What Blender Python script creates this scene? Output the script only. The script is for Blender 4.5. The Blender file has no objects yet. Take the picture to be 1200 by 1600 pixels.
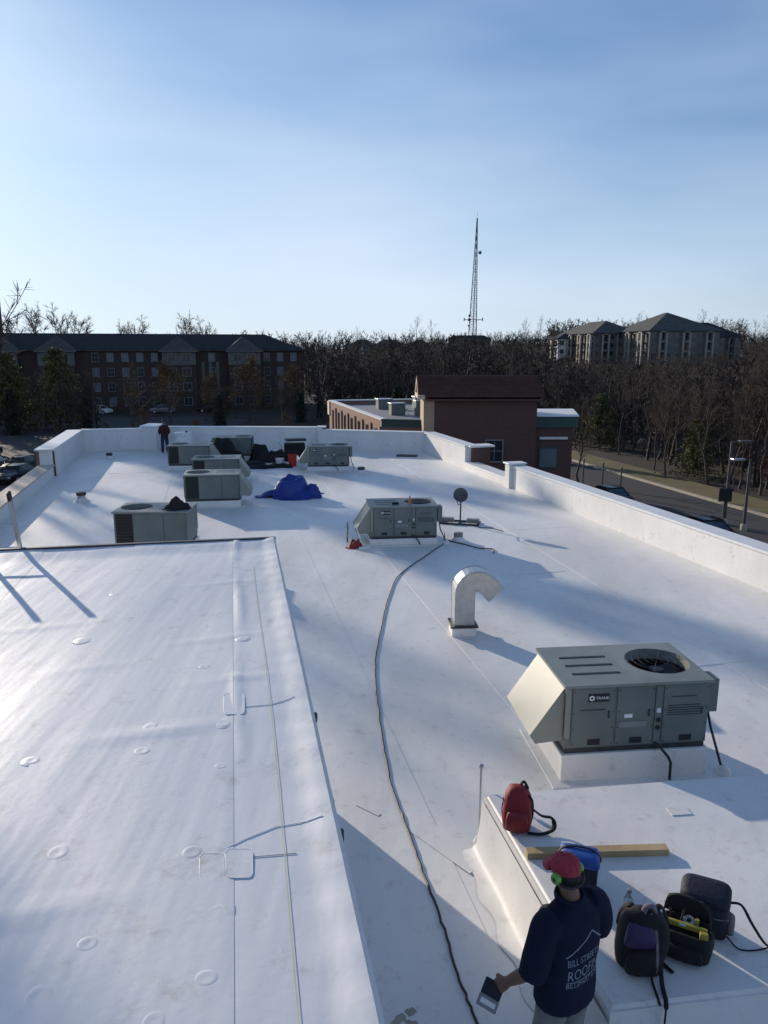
import bpy, bmesh, math, random
import numpy as np
from mathutils import Vector, Matrix
from mathutils.bvhtree import BVHTree
R = math.radians
random.seed(7)
SC = bpy.context.scene
COL = SC.collection

# ------------------------------------------------------------------ camera, sky, sun, exposure
FPX, HOR, CAMH = 1170.0, 548.0, 5.0
PITCH = math.atan((800 - HOR) / FPX)
cd = bpy.data.cameras.new('camera'); cam = bpy.data.objects.new('camera', cd); COL.objects.link(cam)
cd.sensor_fit = 'VERTICAL'; cd.sensor_height = 36.0; cd.sensor_width = 27.0
cd.lens = FPX / 1600 * 36.0; cd.clip_start = 0.05; cd.clip_end = 9000
cam.location = (0, 0, CAMH); cam.rotation_euler = (R(90) - PITCH, 0, 0)
SC.camera = cam

SUN_AZ, SUN_EL = R(-39), R(15)          # azimuth from +Y, clockwise
S = Vector((math.sin(SUN_AZ) * math.cos(SUN_EL), math.cos(SUN_AZ) * math.cos(SUN_EL), math.sin(SUN_EL)))
ld = bpy.data.lights.new('sun', 'SUN'); ld.energy = 5.0; ld.angle = R(0.5); ld.color = (1.0, 0.87, 0.71)
sun = bpy.data.objects.new('sun', ld); COL.objects.link(sun)
sun.rotation_euler = S.to_track_quat('Z', 'Y').to_euler(); sun.location = (-30, 40, 40)

W = bpy.data.worlds.new('World'); SC.world = W; W.use_nodes = True
nt = W.node_tree; nt.nodes.clear()
sky = nt.nodes.new('ShaderNodeTexSky'); sky.sky_type = 'NISHITA'; sky.sun_disc = False
sky.sun_elevation = SUN_EL; sky.sun_rotation = SUN_AZ
sky.altitude = 50; sky.air_density = 1.0; sky.dust_density = 0.85; sky.ozone_density = 2.5
tc = nt.nodes.new('ShaderNodeTexCoord')
mp = nt.nodes.new('ShaderNodeMapping'); mp.inputs['Scale'].default_value = (0.9, 1.3, 3.4); mp.inputs['Rotation'].default_value = (0.25, 0.35, 0.4)
nz = nt.nodes.new('ShaderNodeTexNoise'); nz.inputs['Scale'].default_value = 1.5; nz.inputs['Detail'].default_value = 4; nz.inputs['Roughness'].default_value = 0.45
rp = nt.nodes.new('ShaderNodeValToRGB'); rp.color_ramp.elements[0].position = 0.42; rp.color_ramp.elements[1].position = 0.78
rp.color_ramp.elements[0].color = (0, 0, 0, 1); rp.color_ramp.elements[1].color = (0.5, 0.5, 0.5, 1)
mx = nt.nodes.new('ShaderNodeMixRGB'); mx.blend_type = 'MIX'; mx.inputs[2].default_value = (6.6, 7.5, 8.8, 1)
bg = nt.nodes.new('ShaderNodeBackground'); bg.inputs['Strength'].default_value = 0.125
wo = nt.nodes.new('ShaderNodeOutputWorld')
L = nt.links.new
L(tc.outputs['Generated'], mp.inputs['Vector']); L(mp.outputs[0], nz.inputs['Vector']); L(nz.outputs[0], rp.inputs[0])
# the glow round the sun rolls off softly and the clear winter air is tinted cool: c -> T*c*K/(c+K)
k1 = nt.nodes.new('ShaderNodeVectorMath'); k1.operation = 'ADD'; k1.inputs[1].default_value = (15., 13.5, 12.5)
k2 = nt.nodes.new('ShaderNodeVectorMath'); k2.operation = 'DIVIDE'
k3 = nt.nodes.new('ShaderNodeVectorMath'); k3.operation = 'MULTIPLY'; k3.inputs[1].default_value = (11.0, 14.3, 18.4)
L(sky.outputs[0], k1.inputs[0]); L(sky.outputs[0], k2.inputs[0]); L(k1.outputs[0], k2.inputs[1]); L(k2.outputs[0], k3.inputs[0])
# pale band of haze low all round the horizon
sz = nt.nodes.new('ShaderNodeSeparateXYZ'); h1 = nt.nodes.new('ShaderNodeMath'); h1.operation = 'ABSOLUTE'
h2 = nt.nodes.new('ShaderNodeMath'); h2.operation = 'SUBTRACT'; h2.inputs[0].default_value = 1.0
h3 = nt.nodes.new('ShaderNodeMath'); h3.operation = 'POWER'; h3.inputs[1].default_value = 7.0
h4 = nt.nodes.new('ShaderNodeMath'); h4.operation = 'MULTIPLY_ADD'; h4.inputs[1].default_value = 0.6; h4.use_clamp = True
L(tc.outputs['Generated'], sz.inputs[0]); L(sz.outputs[2], h1.inputs[0]); L(h1.outputs[0], h2.inputs[1]); L(h2.outputs[0], h3.inputs[0]); L(h3.outputs[0], h4.inputs[0]); L(rp.outputs[0], h4.inputs[2])
L(h4.outputs[0], mx.inputs[0]); L(k3.outputs[0], mx.inputs[1]); L(mx.outputs[0], bg.inputs[0]); L(bg.outputs[0], wo.inputs[0])
SC.view_settings.view_transform = 'Standard'; SC.view_settings.look = 'None'
SC.view_settings.exposure = -0.05; SC.view_settings.gamma = 1.0; SC.view_settings.use_curve_mapping = False

# ------------------------------------------------------------------ materials
def mat(name, c, rough=0.7, metal=0.0, var=0.12, scale=6.0, bump=0.0, bscale=40.0, c2=None, spec=0.5, detail=4):
    m = bpy.data.materials.new(name); m.use_nodes = True
    t = m.node_tree; b = t.nodes['Principled BSDF']
    b.inputs['Roughness'].default_value = rough; b.inputs['Metallic'].default_value = metal
    b.inputs['Specular IOR Level'].default_value = spec
    co = t.nodes.new('ShaderNodeTexCoord')
    n = t.nodes.new('ShaderNodeTexNoise'); n.inputs['Scale'].default_value = scale; n.inputs['Detail'].default_value = detail
    r = t.nodes.new('ShaderNodeValToRGB')
    r.color_ramp.elements[0].position = 0.3; r.color_ramp.elements[1].position = 0.7
    lo = c2 if c2 else tuple(x * (1 - var) for x in c); hi = c if c2 else tuple(min(1, x * (1 + var)) for x in c)
    r.color_ramp.elements[0].color = (*lo, 1); r.color_ramp.elements[1].color = (*hi, 1)
    t.links.new(co.outputs['Object'], n.inputs['Vector']); t.links.new(n.outputs[0], r.inputs[0]); t.links.new(r.outputs[0], b.inputs['Base Color'])
    if bump:
        n2 = t.nodes.new('ShaderNodeTexNoise'); n2.inputs['Scale'].default_value = bscale; n2.inputs['Detail'].default_value = 5
        bp = t.nodes.new('ShaderNodeBump'); bp.inputs['Strength'].default_value = bump; bp.inputs['Distance'].default_value = 0.02
        t.links.new(co.outputs['Object'], n2.inputs['Vector']); t.links.new(n2.outputs[0], bp.inputs['Height']); t.links.new(bp.outputs[0], b.inputs['Normal'])
    return m

def membrane(name, c, dirt, streak=(0.35, 0.12, 1), rough=0.5, bstretch=(1, .6, 1), bstr=.28):
    """white single-ply roof sheet: broad soiling, small scuffs, soft undulation"""
    m = bpy.data.materials.new(name); m.use_nodes = True
    t = m.node_tree; b = t.nodes['Principled BSDF']; b.inputs['Roughness'].default_value = rough; b.inputs['Specular IOR Level'].default_value = 0.4
    co = t.nodes.new('ShaderNodeTexCoord'); N = t.nodes.new; k = t.links.new
    mpn = N('ShaderNodeMapping'); mpn.inputs['Scale'].default_value = streak; mpn.inputs['Rotation'].default_value = (0, 0, R(20))
    n1 = N('ShaderNodeTexNoise'); n1.inputs['Scale'].default_value = 1.3; n1.inputs['Detail'].default_value = 6; n1.inputs['Roughness'].default_value = 0.6
    r1 = N('ShaderNodeValToRGB'); r1.color_ramp.elements[0].position = 0.35; r1.color_ramp.elements[1].position = 0.68
    r1.color_ramp.elements[0].color = (*dirt, 1); r1.color_ramp.elements[1].color = (*c, 1)
    n2 = N('ShaderNodeTexNoise'); n2.inputs['Scale'].default_value = 5.5; n2.inputs['Detail'].default_value = 8; n2.inputs['Roughness'].default_value = 0.75
    r2 = N('ShaderNodeValToRGB'); r2.color_ramp.elements[0].position = 0.28; r2.color_ramp.elements[1].position = 0.45
    r2.color_ramp.elements[0].color = (0.72, 0.70, 0.66, 1); r2.color_ramp.elements[1].color = (1, 1, 1, 1)
    mu = N('ShaderNodeMixRGB'); mu.blend_type = 'MULTIPLY'; mu.inputs[0].default_value = 1.0
    n3 = N('ShaderNodeTexNoise'); n3.inputs['Scale'].default_value = 1.1; n3.inputs['Detail'].default_value = 3
    n4 = N('ShaderNodeTexNoise'); n4.inputs['Scale'].default_value = 26; n4.inputs['Detail'].default_value = 4
    ad = N('ShaderNodeMath'); ad.operation = 'MULTIPLY_ADD'; ad.inputs[1].default_value = 0.05
    bp = N('ShaderNodeBump'); bp.inputs['Strength'].default_value = bstr; bp.inputs['Distance'].default_value = 0.10
    k(co.outputs['Object'], mpn.inputs['Vector']); k(mpn.outputs[0], n1.inputs['Vector']); k(n1.outputs[0], r1.inputs[0])
    k(co.outputs['Object'], n2.inputs['Vector']); k(n2.outputs[0], r2.inputs[0])
    k(r1.outputs[0], mu.inputs[1]); k(r2.outputs[0], mu.inputs[2]); k(mu.outputs[0], b.inputs['Base Color'])
    mb3 = N('ShaderNodeMapping'); mb3.inputs['Rotation'].default_value = (0, 0, R(-11.3)); mb3.inputs['Scale'].default_value = bstretch
    k(co.outputs['Object'], mb3.inputs['Vector']); k(mb3.outputs[0], n3.inputs['Vector']); k(co.outputs['Object'], n4.inputs['Vector'])
    k(n4.outputs[0], ad.inputs[0]); k(n3.outputs[0], ad.inputs[2]); k(ad.outputs[0], bp.inputs['Height']); k(bp.outputs[0], b.inputs['Normal'])
    return m

def brickmat(name, a, b2, mort, sc=1.0):
    m = bpy.data.materials.new(name); m.use_nodes = True
    t = m.node_tree; b = t.nodes['Principled BSDF']; b.inputs['Roughness'].default_value = 0.85
    N = t.nodes.new; k = t.links.new
    co = N('ShaderNodeTexCoord'); sx = N('ShaderNodeSeparateXYZ'); ad = N('ShaderNodeMath'); ad.operation = 'ADD'; cb = N('ShaderNodeCombineXYZ')
    br = N('ShaderNodeTexBrick'); br.inputs['Scale'].default_value = sc
    br.inputs['Brick Width'].default_value = 0.22; br.inputs['Row Height'].default_value = 0.075; br.inputs['Mortar Size'].default_value = 0.008
    br.inputs['Color1'].default_value = (*a, 1); br.inputs['Color2'].default_value = (*b2, 1); br.inputs['Mortar'].default_value = (*mort, 1)
    k(co.outputs['Object'], sx.inputs[0]); k(sx.outputs[0], ad.inputs[0]); k(sx.outputs[1], ad.inputs[1])
    k(ad.outputs[0], cb.inputs[0]); k(sx.outputs[2], cb.inputs[1]); k(cb.outputs[0], br.inputs['Vector']); k(br.outputs[0], b.inputs['Base Color'])
    return m

M = {}
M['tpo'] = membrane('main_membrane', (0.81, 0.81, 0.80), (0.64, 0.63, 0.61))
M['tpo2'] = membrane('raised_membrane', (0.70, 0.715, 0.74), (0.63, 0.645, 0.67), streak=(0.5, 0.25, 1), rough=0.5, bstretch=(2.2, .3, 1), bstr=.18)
M['tpo3'] = membrane('wall_membrane', (0.78, 0.77, 0.75), (0.68, 0.67, 0.65), streak=(0.8, 0.8, 0.3))
M['coping'] = mat('coping_white_metal', (0.74, 0.74, 0.73), 0.45, 0.0, 0.06, 2.0)
M['coping_tan'] = mat('coping_tan_stone', (0.52, 0.46, 0.38), 0.8, 0, 0.15, 4, bump=0.3)
M['edgemetal'] = mat('dark_edge_metal', (0.03, 0.035, 0.045), 0.5, 0.2, 0.1)
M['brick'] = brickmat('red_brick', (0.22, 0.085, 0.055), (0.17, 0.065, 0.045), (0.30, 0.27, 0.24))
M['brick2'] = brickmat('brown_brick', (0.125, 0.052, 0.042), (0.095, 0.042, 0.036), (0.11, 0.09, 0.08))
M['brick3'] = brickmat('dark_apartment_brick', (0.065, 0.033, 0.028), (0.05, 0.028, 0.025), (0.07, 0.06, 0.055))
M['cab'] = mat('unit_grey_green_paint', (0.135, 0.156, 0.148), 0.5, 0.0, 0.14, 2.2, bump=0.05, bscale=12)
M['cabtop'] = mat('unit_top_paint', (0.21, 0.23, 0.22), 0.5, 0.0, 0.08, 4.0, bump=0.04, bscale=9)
M['hood'] = mat('unit_hood_paint', (0.25, 0.26, 0.225), 0.5, 0.0, 0.05, 3.0)
M['black'] = mat('black_plastic', (0.012, 0.012, 0.014), 0.55, 0, 0.2, 10)
M['coil'] = mat('condenser_coil', (0.014, 0.017, 0.018), 0.6, 0.3, 0.3, 60)
M['dark'] = mat('dark_steel', (0.05, 0.052, 0.055), 0.5, 0.4, 0.2, 8)
M['white'] = mat('white_print', (0.8, 0.8, 0.8), 0.5, 0, 0.02)
M['galv'] = mat('galvanized_sheet', (0.42, 0.44, 0.46), 0.33, 0.85, 0.12, 9, bump=0.05, bscale=15)
M['alu'] = mat('aluminium', (0.45, 0.46, 0.47), 0.4, 0.7, 0.1, 14)
M['cord'] = mat('black_cord', (0.018, 0.019, 0.023), 0.6, 0, 0.2, 9)
M['wood'] = mat('lumber', (0.50, 0.37, 0.20), 0.75, 0, 0.2, 3, c2=(0.36, 0.25, 0.13), bump=0.2, bscale=25)
M['tarp'] = mat('blue_tarp', (0.005, 0.03, 0.23), 0.42, 0, 0.2, 4, bump=0.3, bscale=9)
M['blkcloth'] = mat('black_cloth', (0.008, 0.008, 0.010), 0.85, 0, 0.3, 9, bump=0.3, bscale=30)
M['redcloth'] = mat('red_nylon', (0.24, 0.012, 0.018), 0.6, 0, 0.2, 7, bump=0.25, bscale=25)
M['bluecloth'] = mat('blue_nylon', (0.012, 0.07, 0.30), 0.55, 0, 0.15, 7, bump=0.2, bscale=25)
M['navybag'] = mat('navy_nylon', (0.007, 0.009, 0.022), 0.65, 0, 0.2, 9, bump=0.25, bscale=25)
M['purple'] = mat('purple_nylon', (0.035, 0.02, 0.085), 0.6, 0, 0.2, 9, bump=0.25, bscale=25)
M['greycloth'] = mat('grey_mesh_cloth', (0.16, 0.13, 0.15), 0.8, 0, 0.3, 16)
M['yellow'] = mat('yellow_tool_plastic', (0.34, 0.28, 0.04), 0.5, 0, 0.2, 9)
M['shirt'] = mat('navy_shirt', (0.010, 0.014, 0.034), 0.85, 0, 0.15, 9, bump=0.35, bscale=60, spec=0.2)
M['pants'] = mat('grey_work_trousers', (0.20, 0.20, 0.19), 0.9, 0, 0.15, 9, bump=0.3, bscale=50)
M['skin'] = mat('skin', (0.20, 0.105, 0.065), 0.6, 0, 0.08, 20)
M['hair'] = mat('black_hair', (0.01, 0.009, 0.008), 0.6, 0, 0.3, 60)
M['cap'] = mat('red_cap', (0.36, 0.022, 0.04), 0.6, 0, 0.12, 12, bump=0.15, bscale=60)
M['green'] = mat('green_ear_cup', (0.17, 0.40, 0.07), 0.45, 0, 0.1, 12)
M['print'] = mat('shirt_print', (0.24, 0.26, 0.33), 0.8, 0, 0.25, 30)
M['shoe'] = mat('work_boot', (0.06, 0.04, 0.03), 0.7, 0, 0.2)
M['plastic'] = mat('clear_bottle_plastic', (0.75, 0.8, 0.85), 0.15, 0, 0.03); M['plastic'].node_tree.nodes['Principled BSDF'].inputs['Transmission Weight'].default_value = 0.8
M['pink'] = mat('orange_plastic', (0.6, 0.16, 0.05), 0.5)
M['redplastic'] = mat('red_plastic', (0.55, 0.03, 0.02), 0.45)
M['whiteplastic'] = mat('white_plastic', (0.7, 0.7, 0.7), 0.45)
M['asphalt'] = mat('asphalt', (0.036, 0.036, 0.04), 0.9, 0, 0.2, 3, bump=0.2)
M['concrete'] = mat('concrete_kerb', (0.40, 0.36, 0.28), 0.85, 0, 0.15, 3)
M['stripe'] = mat('road_paint', (0.62, 0.62, 0.60), 0.8, 0, 0.2, 4)
M['litter'] = mat('leaf_litter_soil', (0.036, 0.024, 0.015), 0.95, 0, 0.3, 0.12, c2=(0.018, 0.013, 0.009), bump=0.4, bscale=1)
M['grass'] = mat('winter_grass', (0.17, 0.13, 0.055), 0.95, 0, 0.2, 0.6, c2=(0.10, 0.088, 0.036), bump=0.5, bscale=6)
M['bark'] = mat('grey_bark', (0.075, 0.062, 0.052), 0.9, 0, 0.3, 3)
M['twig'] = mat('twigs', (0.064, 0.048, 0.038), 0.9, 0, 0.25, 1.5)
M['wood_far'] = mat('distant_bare_wood', (0.064, 0.049, 0.040), 0.95, 0, 0.3, 0.08, c2=(0.042, 0.034, 0.029))
M['pine'] = mat('pine_needles', (0.11, 0.11, 0.038), 0.85, 0, 0.4, 0.7)
M['pine2'] = mat('dark_evergreen_needles', (0.022, 0.032, 0.016), 0.85, 0, 0.4, 0.7)
M['rust'] = mat('dry_brown_leaves', (0.12, 0.07, 0.028), 0.9, 0, 0.35, 0.8)
M['redleaf'] = mat('dark_red_leaves', (0.13, 0.04, 0.028), 0.85, 0, 0.5, 1.5)
M['shingle'] = mat('dark_shingles', (0.016, 0.017, 0.020), 0.9, 0, 0.3, 1.2, bump=0.3, bscale=5)
M['shingle_g'] = mat('grey_shingles', (0.065, 0.066, 0.062), 0.9, 0, 0.25, 0.8)
M['tile'] = mat('rust_brown_roof', (0.075, 0.030, 0.018), 0.8, 0, 0.25, 2.0)
M['siding'] = mat('grey_siding', (0.14, 0.138, 0.13), 0.85, 0, 0.1, 0.7)
M['cream'] = mat('cream_trim', (0.62, 0.52, 0.40), 0.75, 0, 0.08, 1.0)
M['whitetrim'] = mat('white_trim', (0.72, 0.71, 0.68), 0.7, 0, 0.06)
M['balc'] = mat('weathered_cream_trim', (0.34, 0.31, 0.27), 0.75, 0, 0.15, 0.4)
M['pale'] = mat('pale_frames', (0.22, 0.22, 0.23), 0.7, 0, 0.1)
M['teal'] = mat('dark_teal_fascia', (0.03, 0.075, 0.075), 0.6, 0, 0.1)
M['glass'] = mat('window_glass', (0.03, 0.035, 0.042), 0.08, 0, 0.1)
M['paleglass'] = mat('pale_window_blind', (0.13, 0.16, 0.18), 0.25, 0, 0.06)
M['stucco'] = mat('beige_stucco', (0.42, 0.32, 0.22), 0.85, 0, 0.1, 1.0)
M['pole'] = mat('lamp_pole_metal', (0.09, 0.09, 0.09), 0.5, 0.4, 0.1)
M['tower'] = mat('hazed_tower_steel', (0.19, 0.22, 0.26), 0.7, 0.0, 0.1)  # steel lightened towards blue: the far haze is put into the colour
M['carblk'] = mat('black_car_paint', (0.010, 0.011, 0.013), 0.22, 0, 0.05)
M['carblue'] = mat('dark_blue_car_paint', (0.015, 0.022, 0.04), 0.22, 0, 0.05)
M['cargrey'] = mat('silver_car_paint', (0.25, 0.26, 0.27), 0.25, 0.4, 0.05)
M['carwhite'] = mat('white_car_paint', (0.65, 0.65, 0.65), 0.25, 0, 0.03)
M['rubber'] = mat('rubber', (0.015, 0.015, 0.015), 0.85)
M['lampw'] = mat('lamp_lens', (0.6, 0.6, 0.58), 0.3)
M['lampr'] = mat('red_lens', (0.25, 0.01, 0.01), 0.3)
M['chalk'] = mat('yellow_line', (0.52, 0.52, 0.38), 0.8)
M['jeans'] = mat('blue_jeans', (0.02, 0.03, 0.07), 0.9)
M['maroon'] = mat('maroon_jacket', (0.035, 0.007, 0.009), 0.85)
M['stain'] = mat('moss_stain', (0.30, 0.29, 0.24), 0.95, 0, 0.3, 14)

# ------------------------------------------------------------------ mesh helpers
class MB:
    def __init__(s): s.v = []; s.f = []
    def add(s, vs, fs, m=None):
        o = len(s.v)
        if m is not None: vs = [tuple(m @ Vector(p)) for p in vs]
        s.v.extend([tuple(p) for p in vs]); s.f.extend([tuple(i + o for i in f) for f in fs]); return s
    def box(s, c, d, rz=0.0, m=None, taper=1.0):
        x, y, z = (q / 2 for q in d); vs = []
        for k, t in ((-z, 1.0), (z, taper)):
            vs += [(-x * t, -y * t, k), (x * t, -y * t, k), (x * t, y * t, k), (-x * t, y * t, k)]
        T = Matrix.Translation(c) @ Matrix.Rotation(rz, 4, 'Z')
        if m is not None: T = m @ T
        return s.add(vs, [(3, 2, 1, 0), (4, 5, 6, 7), (0, 1, 5, 4), (1, 2, 6, 5), (2, 3, 7, 6), (3, 0, 4, 7)], T)
    def bev(s, c, d, r=0.01, seg=2, rz=0.0, m=None, fn=None):
        bm = bmesh.new(); bmesh.ops.create_cube(bm, size=1.0)
        for v in bm.verts: v.co = Vector((v.co.x * d[0], v.co.y * d[1], v.co.z * d[2]))
        if fn:
            for v in bm.verts: v.co = Vector(fn(v.co))
        bmesh.ops.bevel(bm, geom=bm.edges[:], offset=min(r, min(d) * 0.49), segments=seg, profile=0.5, affect='EDGES')
        T = Matrix.Translation(c) @ Matrix.Rotation(rz, 4, 'Z')
        if m is not None: T = m @ T
        bm.verts.index_update()
        s.add([v.co[:] for v in bm.verts], [[v.index for v in f.verts] for f in bm.faces], T); bm.free(); return s
    def prism(s, poly, z0, z1, m=None):
        n = len(poly)
        a = sum(poly[i][0] * poly[(i + 1) % n][1] - poly[(i + 1) % n][0] * poly[i][1] for i in range(n))
        if a < 0: poly = poly[::-1]
        vs = [(p[0], p[1], z0) for p in poly] + [(p[0], p[1], z1) for p in poly]
        fs = [tuple(range(n - 1, -1, -1)), tuple(range(n, 2 * n))] + [(i, (i + 1) % n, n + (i + 1) % n, n + i) for i in range(n)]
        return s.add(vs, fs, m)
    def tube(s, path, r, n=6, m=None, cap=True, flat=1.0, pt=False):
        path = [Vector(p) for p in path]; rr = r if isinstance(r, (list, tuple)) else [r] * len(path)
        vs, fs = [], []; up = Vector((0, 0, 1)); pa = None
        for i, p in enumerate(path):
            d = (path[min(i + 1, len(path) - 1)] - path[max(i - 1, 0)]).normalized()
            a = d.cross(up if abs(d.z) < 0.95 else Vector((1, 0, 0))).normalized(); b = a.cross(d).normalized()
            if pt:
                if pa is not None: a = (pa - d * pa.dot(d)).normalized(); b = a.cross(d).normalized()
                pa = a
            for k in range(n):
                t = 2 * math.pi * k / n
                vs.append(p + a * math.cos(t) * rr[i] + b * math.sin(t) * rr[i] * flat)
        for i in range(len(path) - 1):
            for k in range(n): fs.append((i * n + k, i * n + (k + 1) % n, (i + 1) * n + (k + 1) % n, (i + 1) * n + k))
        if cap: fs.append(tuple(range(n - 1, -1, -1))); fs.append(tuple(range((len(path) - 1) * n, len(path) * n)))
        return s.add(vs, fs, m)
    def lathe(s, prof, n=24, m=None, cap=True):
        vs, fs = [], []
        for (r, z) in prof:
            for k in range(n): vs.append((r * math.cos(2 * math.pi * k / n), r * math.sin(2 * math.pi * k / n), z))
        for i in range(len(prof) - 1):
            for k in range(n): fs.append((i * n + k, i * n + (k + 1) % n, (i + 1) * n + (k + 1) % n, (i + 1) * n + k))
        if cap:
            if prof[0][0] > 1e-4: fs.append(tuple(range(n - 1, -1, -1)))
            if prof[-1][0] > 1e-4: fs.append(tuple(range((len(prof) - 1) * n, len(prof) * n)))
        return s.add(vs, fs, m)
    def loft(s, rings, m=None, cap=True):
        n = len(rings[0]); vs = [p for r in rings for p in r]; fs = []
        for i in range(len(rings) - 1):
            for k in range(n): fs.append((i * n + k, i * n + (k + 1) % n, (i + 1) * n + (k + 1) % n, (i + 1) * n + k))
        if cap: fs.append(tuple(range(n - 1, -1, -1))); fs.append(tuple(range((len(rings) - 1) * n, len(rings) * n)))
        return s.add(vs, fs, m)
    def quad(s, a, b, c, d, m=None): return s.add([a, b, c, d], [(0, 1, 2, 3)], m)
    def mesh(s, name):
        me = bpy.data.meshes.new(name); me.from_pydata(s.v, [], s.f); me.validate(); me.update(); return me
    def build(s, name, material, parent=None, smooth=False, world=False):
        if world and parent is not None:
            p = parent.location; s.v = [(a - p.x, b - p.y, c - p.z) for a, b, c in s.v]
        return link(name, s.mesh(name), material, parent, smooth)

def link(name, me, material, parent=None, smooth=False):
    o = bpy.data.objects.new(name, me); COL.objects.link(o)
    if material is not None and not me.materials: me.materials.append(M[material] if isinstance(material, str) else material)
    if smooth:
        me.polygons.foreach_set('use_smooth', [True] * len(me.polygons))
        if smooth != 'all':
            try: me.set_sharp_from_angle(angle=R(38))
            except Exception: pass
    if parent is not None: o.parent = parent
    return o
def tag(o, label=None, cat=None, group=None, kind=None):
    if label: o['label'] = label
    if cat: o['category'] = cat
    if group: o['group'] = group
    if kind: o['kind'] = kind
    return o
def thing(name, label, cat, loc=(0, 0, 0), rz=0.0, group=None):
    o = bpy.data.objects.new(name, None); COL.objects.link(o); o.empty_display_size = 0.2
    o.location = loc; o.rotation_euler = (0, 0, rz); return tag(o, label, cat, group)
def kids(o): return [c for c in bpy.data.objects if c.parent == o]
def dup(o, parent=None, ch=None):
    c = o.copy(); COL.objects.link(c); c.parent = parent
    for k in (ch if ch is not None else kids(o)): dup(k, c)
    return c
def evalmesh(me, mods):
    o = bpy.data.objects.new('tmp', me); COL.objects.link(o)
    for typ, kw in mods:
        md = o.modifiers.new(typ, typ)
        for k, v in kw.items(): setattr(md, k, v)
    dg = bpy.context.evaluated_depsgraph_get(); dg.update()
    out = bpy.data.meshes.new_from_object(o.evaluated_get(dg)); bpy.data.objects.remove(o); return out
def text_geo(s, size=1.0, ext=0.0):
    cu = bpy.data.curves.new('t', 'FONT'); cu.body = s; cu.size = size; cu.extrude = ext; cu.resolution_u = 2
    o = bpy.data.objects.new('t', cu); COL.objects.link(o)
    dg = bpy.context.evaluated_depsgraph_get(); dg.update()
    me = bpy.data.meshes.new_from_object(o.evaluated_get(dg)); bpy.data.objects.remove(o)
    vs = [v.co[:] for v in me.vertices]; fs = [tuple(p.vertices) for p in me.polygons]; bpy.data.meshes.remove(me)
    return vs, fs
def clip(poly, n, d):          # keep n.p <= d
    out = []
    for i in range(len(poly)):
        a, b = poly[i], poly[(i + 1) % len(poly)]
        da = n[0] * a[0] + n[1] * a[1] - d; db = n[0] * b[0] + n[1] * b[1] - d
        if da <= 0: out.append(a)
        if da * db < 0:
            t = da / (da - db); out.append((a[0] + (b[0] - a[0]) * t, a[1] + (b[1] - a[1]) * t))
    return out
def sm(a, b, x):
    t = np.clip((np.asarray(x, float) - a) / (b - a), 0, 1); return t * t * (3 - 2 * t)

# ------------------------------------------------------------------ ground, road, verge
GZ = -6.0
def g(x, y):
    x = np.asarray(x, float); y = np.asarray(y, float)
    r = sm(-30, 20, x)
    return GZ + 13.0 * sm(95, 480, y) * r + 12.0 * sm(190, 500, y) * (1 - r) + 3.0 * sm(35, 110, x) * sm(40, 120, y) - 10 * sm(600, 1500, y)
xs = np.concatenate([[-1500, -700], np.arange(-400, 501, 20), [800, 1600]]); ys = np.concatenate([[-800, -200, -60], np.arange(-20, 561, 15), [600, 700, 900, 1200, 1900]])
vs = [(x, y, float(g(x, y))) for y in ys for x in xs]; nx = len(xs)
fs = [(j * nx + i, j * nx + i + 1, (j + 1) * nx + i + 1, (j + 1) * nx + i) for j in range(len(ys) - 1) for i in range(nx - 1)]
tag(MB().add(vs, fs).build('ground', 'litter', smooth='all'), kind='structure')

KD = Vector((6.8, -27.0, 0)).normalized(); KN = Vector((KD.y, -KD.x, 0)) * -1.0   # KN to the right (wood side)
if KN.x < 0: KN = -KN
K0 = Vector((19.0, 76.0, 0))
def along(t, off): p = K0 + KD * t + KN * off; return (p.x, p.y)
def strip(name, o0, o1, z0, material, z1=None, t0=-45.0, t1=120.0, n=34):
    mb = MB(); vs, fs = [], []
    for i in range(n + 1):
        t = t0 + (t1 - t0) * i / n
        a, b = along(t, o0), along(t, o1); h = max(float(g(*a)), float(g(*b))) + z0
        vs += [(*a, h), (*b, h)]
        if i: fs.append((2 * i - 2, 2 * i - 1, 2 * i + 1, 2 * i))
    if z1:
        k = len(vs); vs += [(x, y, z - z1) for x, y, z in vs[:k]]
        for i in range(n):
            fs += [(2 * i, 2 * i + 2, k + 2 * i + 2, k + 2 * i), (2 * i + 1, k + 2 * i + 1, k + 2 * i + 3, 2 * i + 3)]
    return tag(mb.add(vs, fs).build(name, material), kind='structure')
strip('road', -8.5, 0.0, 0.03, 'asphalt')
strip('kerb', 0.0, 0.35, 0.16, 'concrete', 0.14)
strip('grass_verge', 0.35, 3.8, 0.14, 'grass')
strip('kerb', -8.85, -8.5, 0.16, 'concrete', 0.14)
strip('pavement', -10.6, -8.85, 0.14, 'concrete')
mb = MB(); mb.add([(-110, 46, GZ + .02), (-22, 46, GZ + .02), (-22, 128, GZ + .02), (-110, 124, GZ + .02)], [(0, 1, 2, 3)])
tag(mb.build('parking_lot', 'asphalt'), kind='structure')
pk = thing('parking_marking', 'pale painted bay lines on the dark parking lot at the left', 'road marking', (-40, 70, GZ))
for i in range(14):
    MB().box((-47 + i * 2.7, 71.5, GZ + .026), (.12, 5.0, .004)).build('bay_line', 'stripe', pk, world=True)
MB().box((-29.5, 74.1, GZ + .027), (37, .14, .004)).build('bay_line', 'stripe', pk, world=True)

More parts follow.
